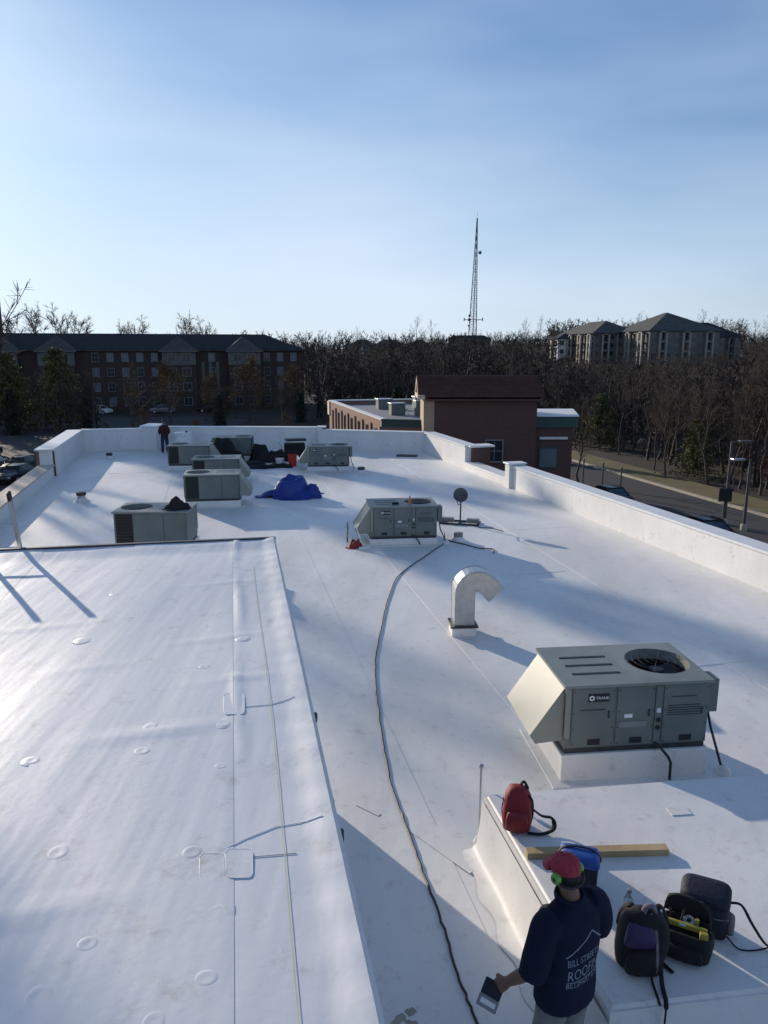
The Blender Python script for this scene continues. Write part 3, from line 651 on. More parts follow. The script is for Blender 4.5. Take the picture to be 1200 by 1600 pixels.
sd.build('seam_edge', 'galv', t)

t = thing('satellite_dish', 'small round satellite dish on a low ballasted frame', 'satellite dish', (2.25, 21.6, 0), R(-15))
T = Matrix.Translation((0, 0, .86)) @ Matrix.Rotation(R(66), 4, 'X') @ Matrix.Rotation(R(12), 4, 'Y') @ Matrix.Scale(.8, 4)
prof = [(.001, -.06), (.1, -.055), (.18, -.04), (.25, -.012), (.27, 0), (.262, 0), (.24, -.006), (.17, -.034), (.09, -.048), (.001, -.052)]
MB().lathe(prof, 28, T, cap=False).build('dish', 'pole', t, smooth=True)
MB().tube([(0, .02, .02), (0, .06, .60), (0, .07, .78)], .024, 8).build('mast', 'dark', t)
MB().tube([(0, .0, .6), (-.02, -.30, .62), (-.05, -.36, .74)], .012, 6).build('feed_arm', 'dark', t)
for (x0, y0, x1, y1) in ((-.55, -.2, .55, -.2), (-.55, .25, .55, .25), (-.55, -.2, -.55, .25), (.55, -.2, .55, .25), (0, -.2, 0, .25)):
    MB().box(((x0 + x1) / 2, (y0 + y1) / 2, .025), (abs(x1 - x0) + .05, abs(y1 - y0) + .05, .045)).build('base_frame', 'dark', t)
for x in (-.38, .38): MB().bev((x, .02, .10), (.36, .2, .12), .01).build('ballast_block', 'pale', t)
MB().tube([(.3, -.1, .03), (.7, -.45, .02), (1.0, -.4, .02), (1.35, -.75, .02)], .012, 6).build('cable', 'cord', t)

def vent(label, loc, r=.06, h=.3, capm='dark', boot=True, cap=True):
    t = thing('vent_pipe', label, 'vent pipe', loc, 0, 'roof vent pipes')
    if boot: MB().lathe([(r * 2.2, 0), (r * 1.9, .02), (r * 1.25, .10), (r * 1.15, .14)], 16).build('boot', 'tpo', t, smooth=True)
    MB().lathe([(r, .0), (r, h), (r * .8, h), (r * .8, h - .05)], 16).build('pipe', 'galv', t, smooth=True)
    if cap: MB().lathe([(r * 1.25, h - .08), (r * 1.25, h + .02), (r * 1.0, h + .03)], 16).build('cap', capm, t, smooth=True)
vent('short dark capped pipe standing alone on the roof at left', (-10.25, 24.9, 0), .13, .30)
vent('short pipe beside the grey unit with the dish', (2.0, 19.55, 0), .10, .20, 'pale')
vent('tiny pipe right of the far lone unit', (-.95, 31.0, 0), .12, .22)
vent('low vent pipe close to the far left parapet', (-13.0, 35.2, 0), .12, .25)
t = thing('antenna_rod', 'thin grey rod standing at the corner of the low platform roof', 'rod', (.99, 6.9, 0))
MB().tube([(0, 0, 0), (0, 0, .86)], .011, 8).build('rod', 'galv', t)
MB().bev((0, 0, .87), (.045, .04, .04), .008).build('rod_tip', 'galv', t)
MB().lathe([(.06, 0), (.05, .02), (.02, .08)], 12).build('boot', 'tpo', t, smooth=True)
t = thing('roof_hatch', 'low dark flat drain cover near the far right parapet', 'drain', (1.1, 35.8, 0), R(-8))
MB().bev((0, 0, .05), (1.0, .5, .1), .02).build('cover', 'dark', t); MB().bev((0, 0, .02), (1.15, .65, .03), .01).build('rim', 'tpo', t)

# ------------------------------------------------------------------ ladder
t = thing('extension_ladder', 'grey aluminium ladder leaning on the far edge of the raised roof', 'ladder', (-4.40, 8.85, 0), R(10.4))
LT = Matrix.Translation((0, 0, 0)) @ Matrix.Rotation(R(17.0), 4, 'X')
for x in (-.215, .215):
    MB().bev((x, 0, 1.83), (.03, .072, 3.66), .006, 1, m=LT).build('rail', 'alu', t)
    MB().bev((x, 0, 3.64), (.034, .078, .10), .008, 1, m=LT).build('end_cap', 'black', t)
for i in range(11): MB().tube([tuple(LT @ Vector((-.2, 0, .25 + .305 * i))), tuple(LT @ Vector((.2, 0, .25 + .305 * i)))], .016, 8).build('rung', 'alu', t)

# ------------------------------------------------------------------ cords
def smoothpath(P, n=8, wob=0.0, seed=1):
    rg = random.Random(seed); P = [Vector(p) for p in P]; out = []
    Q = [P[0] * 2 - P[1]] + P + [P[-1] * 2 - P[-2]]
    for i in range(1, len(Q) - 2):
        for j in range(n):
            t = j / n; a, b, c, d = Q[i - 1], Q[i], Q[i + 1], Q[i + 2]
            p = 0.5 * ((2 * b) + (-a + c) * t + (2 * a - 5 * b + 4 * c - d) * t * t + (-a + 3 * b - 3 * c + d) * t ** 3)
            out.append(p + Vector((rg.uniform(-wob, wob), rg.uniform(-wob, wob), 0)))
    return out + [P[-1]]
px = [(760, 1640), (742, 1590), (715, 1520), (690, 1440), (660, 1360), (635, 1290), (612, 1230), (602, 1180), (594, 1130), (588, 1075), (587, 1030), (594, 990), (601, 955), (608, 930), (620, 903), (640, 885), (660, 872), (680, 858), (692, 850)]
P = [(*unp(u, v, .02), .018) for u, v in px] + [(1.60, 19.35, .04), (1.62, 19.3, .3)]
tag(MB().tube(smoothpath(P, 7, .008), .0115, 7).build('power_cord', 'cord', smooth=True), 'long black cord snaking across the white main roof', 'cord')
P = [(1.72, 19.5, .02), (2.2, 19.0, .02), (2.45, 18.7, .02), (2.8, 18.6, .02), (2.75, 18.2, .02)]
tag(MB().tube(smoothpath(P, 7), .014, 6).build('short_cord', 'cord', smooth=True), 'short loose cord lying right of the grey unit by the dish', 'cord')

# ------------------------------------------------------------------ draped heaps
def heap(name, label, cat, loc, sx_, sy_, h, material, seed, lobes, base=0.0, group=None, n=46):
    rg = np.random.RandomState(seed); gx = np.linspace(-1, 1, n); X, Y = np.meshgrid(gx, gx)
    Z = np.zeros_like(X)
    for (a, b, r_, hh) in lobes: Z = np.maximum(Z, hh * sm(1.0, 0.35, np.hypot(X - a, Y - b) / r_))
    ang = np.arctan2(Y, X); edge = 1 + .16 * np.sin(3 * ang + seed) + .12 * np.sin(5 * ang + 2 * seed) + .06 * np.sin(11 * ang)
    for _ in range(22):
        a = rg.uniform(0, math.pi); f = rg.uniform(3, 11); ph = rg.uniform(0, 6.28)
        Z += (.05 * (Z > .05) + .015) * np.sin(f * (X * math.cos(a) + Y * math.sin(a)) + ph) * rg.uniform(.2, .9) * (Z + .15)
    rr = np.hypot(X, Y) / edge; keep = rr < 1.0
    Z = np.where(keep, np.maximum(Z, .012), 0); Z = Z * h
    idx = -np.ones(X.shape, int); vs = []; fs = []
    for j in range(n):
        for i in range(n):
            if keep[j, i]: idx[j, i] = len(vs); vs.append((X[j, i] * sx_, Y[j, i] * sy_, base + Z[j, i] + .006))
    for j in range(n - 1):
        for i in range(n - 1):
            q = [idx[j, i], idx[j, i + 1], idx[j + 1, i + 1], idx[j + 1, i]]
            if min(q) >= 0: fs.append(q)
    o = MB().add(vs, fs).build(name, material, smooth='all'); o.location = loc
    sol = o.modifiers.new('thick', 'SOLIDIFY'); sol.thickness = .008
    return tag(o, label, cat, group)
heap('blue_tarp', 'bright blue tarp bundled over a heap on the white roof', 'tarp', (-3.3, 25.8, 0), 1.2, .75, .72, 'tarp', 5, [(.15, .1, .55, 1.0), (.0, -.1, .6, .9), (-.5, -.1, .5, .32), (.75, -.1, .4, .55), (-.85, -.25, .35, .12), (.4, -.45, .5, .25)])
heap('black_cloth', 'crumpled black cloth lying on the half hidden rooftop unit', 'cloth', (-5.05, 17.9, 1.235), .34, .3, .26, 'blkcloth', 8, [(0, 0, .8, .9), (.5, .2, .5, .5), (-.5, -.1, .5, .35)])
heap('black_sheeting', 'heap of black sheeting draped in front of the far rooftop unit', 'sheeting', (-7.15, 33.8, 0), 1.0, .6, .95, 'blkcloth', 12, [(-.1, .1, .8, 1.0), (.5, -.3, .6, .6)], group='black heaps')
heap('black_bag_heap', 'tall pile of black bags between far unit and red bucket', 'bags', (-5.35, 34.3, 0), 1.0, .55, .78, 'blkcloth', 13, [(-.35, .1, .6, 1.0), (.4, 0, .6, .75), (0, -.4, .7, .5)], group='black heaps')
heap('flat_black_sheet', 'low black sheet spread on the roof before the piles', 'sheeting', (-5.3, 32.6, 0), 1.3, .7, .35, 'blkcloth', 14, [(-.3, .1, .6, .7), (.5, 0, .6, .45), (0, -.4, .7, .4)], group='black heaps')
heap('black_roll_heap', 'black heap right beside the red bucket', 'sheeting', (-2.9, 35.3, 0), .6, .4, .65, 'blkcloth', 16, [(-.3, .1, .6, .9), (.4, 0, .6, .55)], group='black heaps')
t = thing('wheeled_cart', 'dark wheeled machine cart with raised handle among the black piles', 'cart', (-4.15, 34.6, 0), R(10))
MB().bev((0, 0, .55), (.95, .6, .55), .05).build('housing', 'blkcloth', t); MB().bev((.05, 0, .98), (.95, .5, .12), .04, rz=R(8)).build('lid', 'dark', t)
MB().tube([(-.5, -.25, .4), (-.75, -.25, .95), (-.75, .25, .95), (-.5, .25, .4)], .02, 6).build('handle', 'alu', t)
for x in (-.35, .35):
    for y in (-.3, .3): MB().lathe([(.14, -.03), (.16, -.02), (.16, .02), (.14, .03)], 16, Matrix.Translation((x, y, .16)) @ Matrix.Rotation(R(90), 4, 'X')).build('wheel', 'rubber', t)
def bucket(label, loc, material, r=.16, h=.36, name='bucket'):
    t = thing(name, label, 'bucket', loc, 0)
    MB().lathe([(r * .85, 0), (r, h), (r * 1.06, h), (r * 1.06, h - .03), (r * .96, h - .03), (r * .8, .02)], 20).build('shell', material, t, smooth=True)
    MB().tube([(r * math.cos(a), .02, h + .02 + .14 * math.sin(a)) for a in np.linspace(0, math.pi, 9)], .006, 5).build('bail_handle', 'dark', t)
bucket('red bucket standing right of the black heaps', (-4.05, 32.9, 0), 'redplastic', .20, .52)
bucket('white bucket standing just left of the red bucket', (-4.6, 32.8, 0), 'whiteplastic', .19, .36)
t = thing('water_drum', 'pale white drum by the far parapet next to the standing person', 'drum', (-10.2, 37.9, 0))
MB().lathe([(.42, 0), (.46, .04), (.46, .42), (.475, .45), (.46, .48), (.46, .90), (.44, .96), (.38, .97)], 26).build('shell', 'whiteplastic', t, smooth=True)
MB().lathe([(.07, .96), (.07, 1.02), (.05, 1.03)], 12, Matrix.Translation((.2, 0, 0))).build('bung', 'dark', t)
# things on and beside the unit by the dish
t = thing('spray_bottle', 'small orange bottle standing on the unit beside the dish', 'bottle', (.68, 19.3, 1.04))
MB().lathe([(.035, 0), (.035, .13), (.015, .17), (.015, .2)], 12).build('body', 'pink', t, smooth=True); MB().lathe([(.018, .2), (.018, .235)], 10).build('cap', 'redplastic', t)
t = thing('work_glove', 'black glove lying on the unit beside the dish', 'glove', (.28, 19.35, 1.045), R(25))
MB().bev((0, 0, .025), (.13, .09, .05), .02, 3).build('palm', 'blkcloth', t)
for i in range(4): MB().tube([(.05, -.035 + .023 * i, .025), (.10, -.04 + .026 * i, .03), (.135 - .01 * abs(i - 1.5), -.042 + .028 * i, .018)], [.013, .012, .008], 6).build('finger', 'blkcloth', t, smooth=True)
MB().tube([(-.02, -.04, .025), (.03, -.08, .03), (.06, -.095, .02)], [.015, .013, .009], 6).build('thumb', 'blkcloth', t, smooth=True)
heap('red_rag', 'dark red rag lying at the left foot of the unit by the dish', 'rag', (-.75, 18.85, 0), .26, .20, .22, 'redcloth', 21, [(0, 0, .8, .8), (.4, .2, .5, .5)])
t = thing('broom', 'white broom handle leaning by the red rag', 'broom', (-.52, 18.65, 0), R(30))
MB().tube([(0, 0, .05), (-.12, .25, .62)], .014, 8).build('handle', 'whitetrim', t); MB().bev((.01, -.02, .04), (.3, .06, .08), .015).build('head', 'whiteplastic', t)
t = thing('hose_coil', 'grey hose loop hanging at the intake hood of the unit by the dish', 'hose', (-.98, 19.4, 0))
MB().tube([(0, .18 * math.cos(a), .35 + .18 * math.sin(a)) for a in np.linspace(0, 2 * math.pi, 25)], .025, 8, cap=False).build('loop', 'alu', t, smooth=True); MB().tube([(0, 0, 0), (0, 0, .2)], .02, 6).build('stand', 'dark', t)

# ------------------------------------------------------------------ lumber, bottle, bags on the platform
t = thing('lumber_beam', 'pale wooden beam lying across the low platform behind the blue cooler', 'beam', (1.88, 5.83, PZ), R(2.5))
MB().bev((0, 0, .03), (1.26, .092, .058), .005, 2).build('beam', 'wood', t)
t = thing('water_bottle', 'clear plastic water bottle standing between man and dark backpack', 'bottle', (1.90, 5.05, PZ))
MB().lathe([(.030, 0), (.036, .01), (.036, .13), (.033, .14), (.036, .15), (.036, .19), (.015, .235), (.014, .25)], 18).build('shell', 'plastic', t, smooth=True)
MB().lathe([(.017, .248), (.017, .272), (.012, .275)], 14).build('cap', 'pale', t)

def sup(cx_, cy_, z, a, b, p=3.2, n=28, rot=0.0, sq=None):
    out = []
    for k_ in range(n):
        th_ = 2 * math.pi * k_ / n; c, s_ = math.cos(th_), math.sin(th_)
        x = a * math.copysign(abs(c) ** (2 / p), c); y = b * math.copysign(abs(s_) ** (2 / p), s_)
        if sq: x, y = sq(x, y, z)
        out.append((cx_ + x * math.cos(rot) - y * math.sin(rot), cy_ + x * math.sin(rot) + y * math.cos(rot), z))
    return out
def softbag(secs, p=3.2, n=32, lump=0.0, seed=0):
    """secs: (z, cx, cy, a, b)"""
    rg = random.Random(seed); ph = [rg.uniform(0, 6.28) for _ in range(6)]
    rings = []
    for (z, cx_, cy_, a, b) in secs:
        r_ = sup(cx_, cy_, z, a, b, p, n)
        rings.append([(x + lump * math.sin(14 * y + 9 * z + ph[0]), y + lump * math.sin(13 * x + 11 * z + ph[1]), zz + lump * .6 * math.sin(12 * x + 15 * y + ph[2])) for x, y, zz in r_])
    return MB().loft(rings)
def strap(pts, w=.02, th_=.25, n=6): return MB().tube(smoothpath(pts, n), w, 8, flat=th_)

# red backpack
t = thing('red_backpack', 'red backpack with black strap on the far corner of the platform', 'backpack', (1.24, 6.22, PZ), R(-12))
softbag([(0, 0, 0, .10, .08), (.012, 0, 0, .125, .10), (.10, 0, .0, .138, .115), (.22, 0, .005, .135, .11), (.32, 0, .02, .12, .095), (.385, 0, .03, .09, .07), (.41, 0, .035, .04, .03)], 3.0, lump=.004).build('body', 'redcloth', t, smooth='all')
softbag([(.03, 0, -.10, .08, .03), (.05, 0, -.11, .10, .04), (.15, 0, -.115, .10, .042), (.21, 0, -.105, .085, .03), (.225, 0, -.10, .05, .015)], 3.2).build('front_pocket', 'redcloth', t, smooth='all')
strap([(.10, -.03, .36), (.135, -.02, .30), (.142, -.01, .16), (.12, -.02, .04)], .014, .5).build('side_trim', 'blkcloth', t, smooth='all')
strap([(-.13, -.02, .30), (-.142, -.01, .16), (-.12, -.02, .04)], .010, .5).build('side_trim', 'blkcloth', t, smooth='all')
strap([(.02, .05, .41), (.05, .06, .44), (.09, .04, .38)], .018, .5).build('top_handle', 'blkcloth', t, smooth='all')
strap([(.12, .0, .22), (.22, .03, .13), (.31, .06, .10), (.34, .03, .06), (.32, -.03, .03), (.22, -.09, .02), (.10, -.10, .02)], .022, .35).build('shoulder_strap', 'blkcloth', t, smooth='all')

# blue topped cooler bag behind the man's head
t = thing('cooler_bag', 'soft cooler bag with bright blue lid behind the red cap', 'cooler bag', (1.60, 5.40, PZ), R(-14))
softbag([(0, 0, 0, .12, .09), (.01, 0, 0, .145, .105), (.12, 0, 0, .15, .11), (.24, 0, 0, .15, .11), (.27, 0, 0, .15, .11)], 6.5, lump=.003).build('body', 'navybag', t, smooth='all')
softbag([(.272, 0, 0, .158, .118), (.29, 0, 0, .16, .12), (.33, 0, 0, .155, .115), (.35, 0, 0, .125, .085), (.356, 0, 0, .06, .04)], 6, lump=.004).build('lid', 'bluecloth', t, smooth='all')
strap([(-.15, 0, .26), (-.168, 0, .31), (-.10, .03, .362), (.08, .03, .364), (.168, 0, .31), (.15, 0, .26)], .014, .4).build('handle', 'navybag', t, smooth='all')

# dark purple backpack, nearest bag
t = thing('dark_backpack', 'black and purple backpack leaning at the near edge of the platform', 'backpack', (1.86, 4.68, PZ), R(-6)); t.scale = (.93, .93, .95)
LB = Matrix.Rotation(R(16), 4, 'X')
mb = softbag([(0, 0, 0, .13, .10), (.02, 0, 0, .175, .13), (.13, 0, 0, .195, .145), (.28, 0, .0, .195, .14), (.40, 0, .01, .175, .12), (.48, 0, .02, .14, .09), (.53, 0, .03, .08, .05), (.545, 0, .03, .03, .02)], 2.8, lump=.006)
mb.v = [tuple(LB @ Vector(p)) for p in mb.v]; mb.build('body', 'blkcloth', t, smooth='all')
mb = softbag([(.05, 0, -.13, .10, .03), (.08, 0, -.145, .135, .05), (.20, 0, -.15, .14, .055), (.28, 0, -.135, .12, .035), (.30, 0, -.13, .06, .02)], 3, lump=.004)
mb.v = [tuple(LB @ Vector(p)) for p in mb.v]; mb.build('front_pocket', 'blkcloth', t, smooth='all')
mb = softbag([(.30, -.045, -.098, .10, .03), (.33, -.045, -.10, .12, .045), (.41, -.045, -.085, .11, .05), (.47, -.04, -.045, .09, .045), (.49, -.04, -.03, .05, .02)], 3, lump=.004)
mb.v = [tuple(LB @ Vector(p)) for p in mb.v]; mb.build('upper_pocket', 'purple', t, smooth='all')
mb = strap([(.075, -.135, .05), (.08, -.20, .17), (.075, -.14, .33), (.06, -.08, .46), (.03, 0, .54)], .012, .4); mb.v = [tuple(LB @ Vector(p)) for p in mb.v]; mb.build('zip_line', 'greycloth', t, smooth='all')
for (a, b) in ((-.11, .03), (.12, .03)):
    mb = strap([(a * .6, .05, .50), (a * 1.0, .09, .505), (a * 1.4, .09, .42), (a * 1.6, .04, .27), (a * 1.55, .02, .12)], .024, .35); mb.v = [tuple(LB @ Vector(p)) for p in mb.v]; mb.build('shoulder_strap', 'blkcloth', t, smooth='all')
mb = strap([(-.03, .0, .53), (0, .03, .575), (.05, .03, .575), (.075, .02, .525)], .022, .4); mb.v = [tuple(LB @ Vector(p)) for p in mb.v]; mb.build('top_handle', 'greycloth', t, smooth='all')
strap([(.13, -.12, .14), (.12, -.2, .10), (.115, -.28, .03), (.11, -.42, .01), (.10, -.46, -.10), (.10, -.46, -.28)], .017, .3).build('hanging_strap', 'blkcloth', t, smooth='all')
strap([(.06, -.15, .10), (.05, -.24, .03), (.06, -.36, .01), (.07, -.42, -.02)], .010, .3).build('hanging_strap', 'blkcloth', t, smooth='all')

# open tool bag with yellow tools
t = thing('tool_bag', 'open black tool bag with yellow tools sticking out', 'tool bag', (2.22, 4.75, PZ), R(-32)); t.scale = (.85, .85, .85)
softbag([(0, 0, 0, .19, .11), (.015, 0, 0, .225, .14), (.12, 0, 0, .235, .15), (.22, 0, 0, .225, .14), (.25, 0, 0, .215, .13), (.245, 0, 0, .195, .11), (.17, 0, 0, .19, .105)], 3.4, lump=.005).build('body', 'blkcloth', t, smooth='all')
softbag([(.03, 0, -.145, .15, .03), (.05, 0, -.155, .18, .04), (.13, 0, -.16, .18, .04), (.16, 0, -.15, .16, .02)], 3.2, lump=.004).build('outer_pocket', 'blkcloth', t, smooth='all')
mb = softbag([(.24, 0, .15, .20, .02), (.28, 0, .17, .205, .025), (.36, 0, .19, .18, .022), (.385, 0, .195, .12, .012)], 3, lump=.006); mb.build('flap', 'blkcloth', t, smooth='all')
tl = MB().bev((-.02, -.03, .27), (.40, .028, .05), .006, rz=R(4)).build('spirit_level', 'yellow', t); MB().bev((-.02, -.045, .28), (.06, .006, .02), .003, rz=R(4)).build('vial', 'whiteplastic', tl)
MB().bev((.16, -.07, .24), (.07, .05, .11), .01, rz=R(12)).build('tool_handle', 'yellow', t)
MB().tube([(.07, .04, .2), (.085, .05, .31)], [.022, .018], 10).build('tool_grip', 'yellow', t); MB().tube([(-.13, .05, .2), (-.14, .05, .33)], [.014, .012], 10).build('tool_grip', 'dark', t)
MB().lathe([(.045, 0), (.05, .01), (.05, .035), (.045, .045), (.02, .045), (.02, 0)], 20, Matrix.Translation((.02, .05, .25)) @ Matrix.Rotation(R(25), 4, 'X')).build('tape_roll', 'pale', t)
MB().tube([(-.05, .06, .2), (-.03, .065, .34)], [.012, .01], 8).build('screwdriver', 'dark', t)
strap([(-.2, .06, .24), (-.16, .09, .42), (0, .10, .46), (.16, .09, .40), (.2, .06, .24)], .018, .4).build('carry_handle', 'blkcloth', t, smooth='all')
strap([(-.20, -.10, .03), (-.14, -.24, .02), (-.02, -.32, .015)], .02, .3).build('loose_strap', 'blkcloth', t, smooth='all')

# big dark soft cooler
t = thing('dark_soft_cooler', 'large dark soft cooler with raised lid behind the tool bag', 'cooler bag', (2.46, 4.98, PZ), R(-26)); t.scale = (.84, .84, .9)
softbag([(0, 0, 0, .17, .11), (.015, 0, 0, .205, .135), (.15, 0, 0, .21, .14), (.28, 0, 0, .205, .135), (.295, 0, 0, .19, .12)], 4.2, lump=.003).build('body', 'navybag', t, smooth='all')
mb = softbag([(0, 0, 0, .19, .12), (.01, 0, 0, .213, .142), (.06, 0, 0, .213, .142), (.085, 0, 0, .20, .13), (.095, 0, 0, .15, .09)], 4.2, lump=.002)
LM = Matrix.Translation((0, .01, .30)) @ Matrix.Rotation(R(12), 4, 'X'); mb.v = [tuple(LM @ Vector(p)) for p in mb.v]; mb.build('lid', 'navybag', t, smooth='all')
strap([(-.205, -.06, .27), (-.12, -.15, .27), (.08, -.155, .22), (.205, -.09, .2)], .012, .4).build('front_strap', 'greycloth', t, smooth='all')
softbag([(.04, .215, 0, .02, .07), (.06, .225, 0, .035, .09), (.15, .225, 0, .035, .09), (.18, .215, 0, .015, .06)], 3).build('side_pocket', 'greycloth', t, smooth='all')
strap([(.20, .04, .28), (.30, .06, .27), (.40, .0, .16), (.52, -.05, .05), (.62, .02, .015)], .018, .35).build('shoulder_strap', 'blkcloth', t, smooth='all')
strap([(.2, -.1, .05), (.30, -.16, .015), (.42, -.12, .012), (.55, -.02, .012)], .009, .5).build('loose_strap', 'blkcloth', t, smooth='all')

# ------------------------------------------------------------------ people
def remesh(mb, vox, smooth_it=4, disp=None):
    me = mb.mesh('rm'); me = evalmesh(me, [('REMESH', dict(mode='VOXEL', voxel_size=vox, use_smooth_shade=True)), ('SMOOTH', dict(factor=.5, iterations=smooth_it))])
    if disp is not None:
        co = np.empty(len(me.vertices) * 3); me.vertices.foreach_get('co', co); co = co.reshape(-1, 3)
        no = np.empty(len(me.vertices) * 3); me.vertices.foreach_get('normal', no); no = no.reshape(-1, 3)
        co = co + no * disp(co)[:, None]; me.vertices.foreach_set('co', co.ravel()); me.update()
    return me
def ell(cx_, cy_, z, a, b, n=24, p=2.3): return sup(cx_, cy_, z, a, b, p, n)
def limb(mb, pts, rr, n=14):
    P = smoothpath(pts, 5); R_ = []
    for i in range(len(rr) - 1): R_ += [rr[i] + (rr[i + 1] - rr[i]) * j / 5 for j in range(5)]
    mb.tube(P, R_ + [rr[-1]], n, pt=True); return mb
def ball(mb, c, r, sx_=1, sy_=1, sz=1, n=18):
    prof = [(max(1e-4, r * math.sin(a)), -r * math.cos(a)) for a in np.linspace(0.02, math.pi - .02, 12)]
    mb.lathe(prof, n, Matrix.Translation(c) @ Matrix.Diagonal((sx_, sy_, sz, 1)), cap=True)
def hand(mb, w, d, up_, curl, side):
    """w wrist, d finger direction, up_ back of hand; five fingers curling round"""
    d = Vector(d).normalized(); up_ = Vector(up_); up_ = (up_ - d * up_.dot(d)).normalized(); s_ = d.cross(up_) * side; w = Vector(w)
    for q in (-1, 0, 1): mb.tube([w + s_ * q * .012, w + d * .045 + s_ * q * .022, w + d * .085 + s_ * q * .027], [.02, .019, .016], 10)
    for i, ln in enumerate((.072, .080, .076, .060)):
        o = w + d * .085 + s_ * (.032 - .0215 * i); p1 = o + (d * math.cos(curl * .6) - up_ * math.sin(curl * .6)) * ln * .45
        p2 = p1 + (d * math.cos(curl * 1.5) - up_ * math.sin(curl * 1.5)) * ln * .32; p3 = p2 + (d * math.cos(curl * 2.3) - up_ * math.sin(curl * 2.3)) * ln * .25
        mb.tube([o - d * .02, o, p1, p2, p3], [.0095, .0095, .0088, .008, .0065], 9)
    b = w + d * .025 + s_ * .028; mb.tube([b, b + d * .03 + s_ * .022 - up_ * .012, b + d * .058 + s_ * .020 - up_ * .03, b + d * .078 + s_ * .008 - up_ * .042], [.014, .0125, .0105, .008], 9)

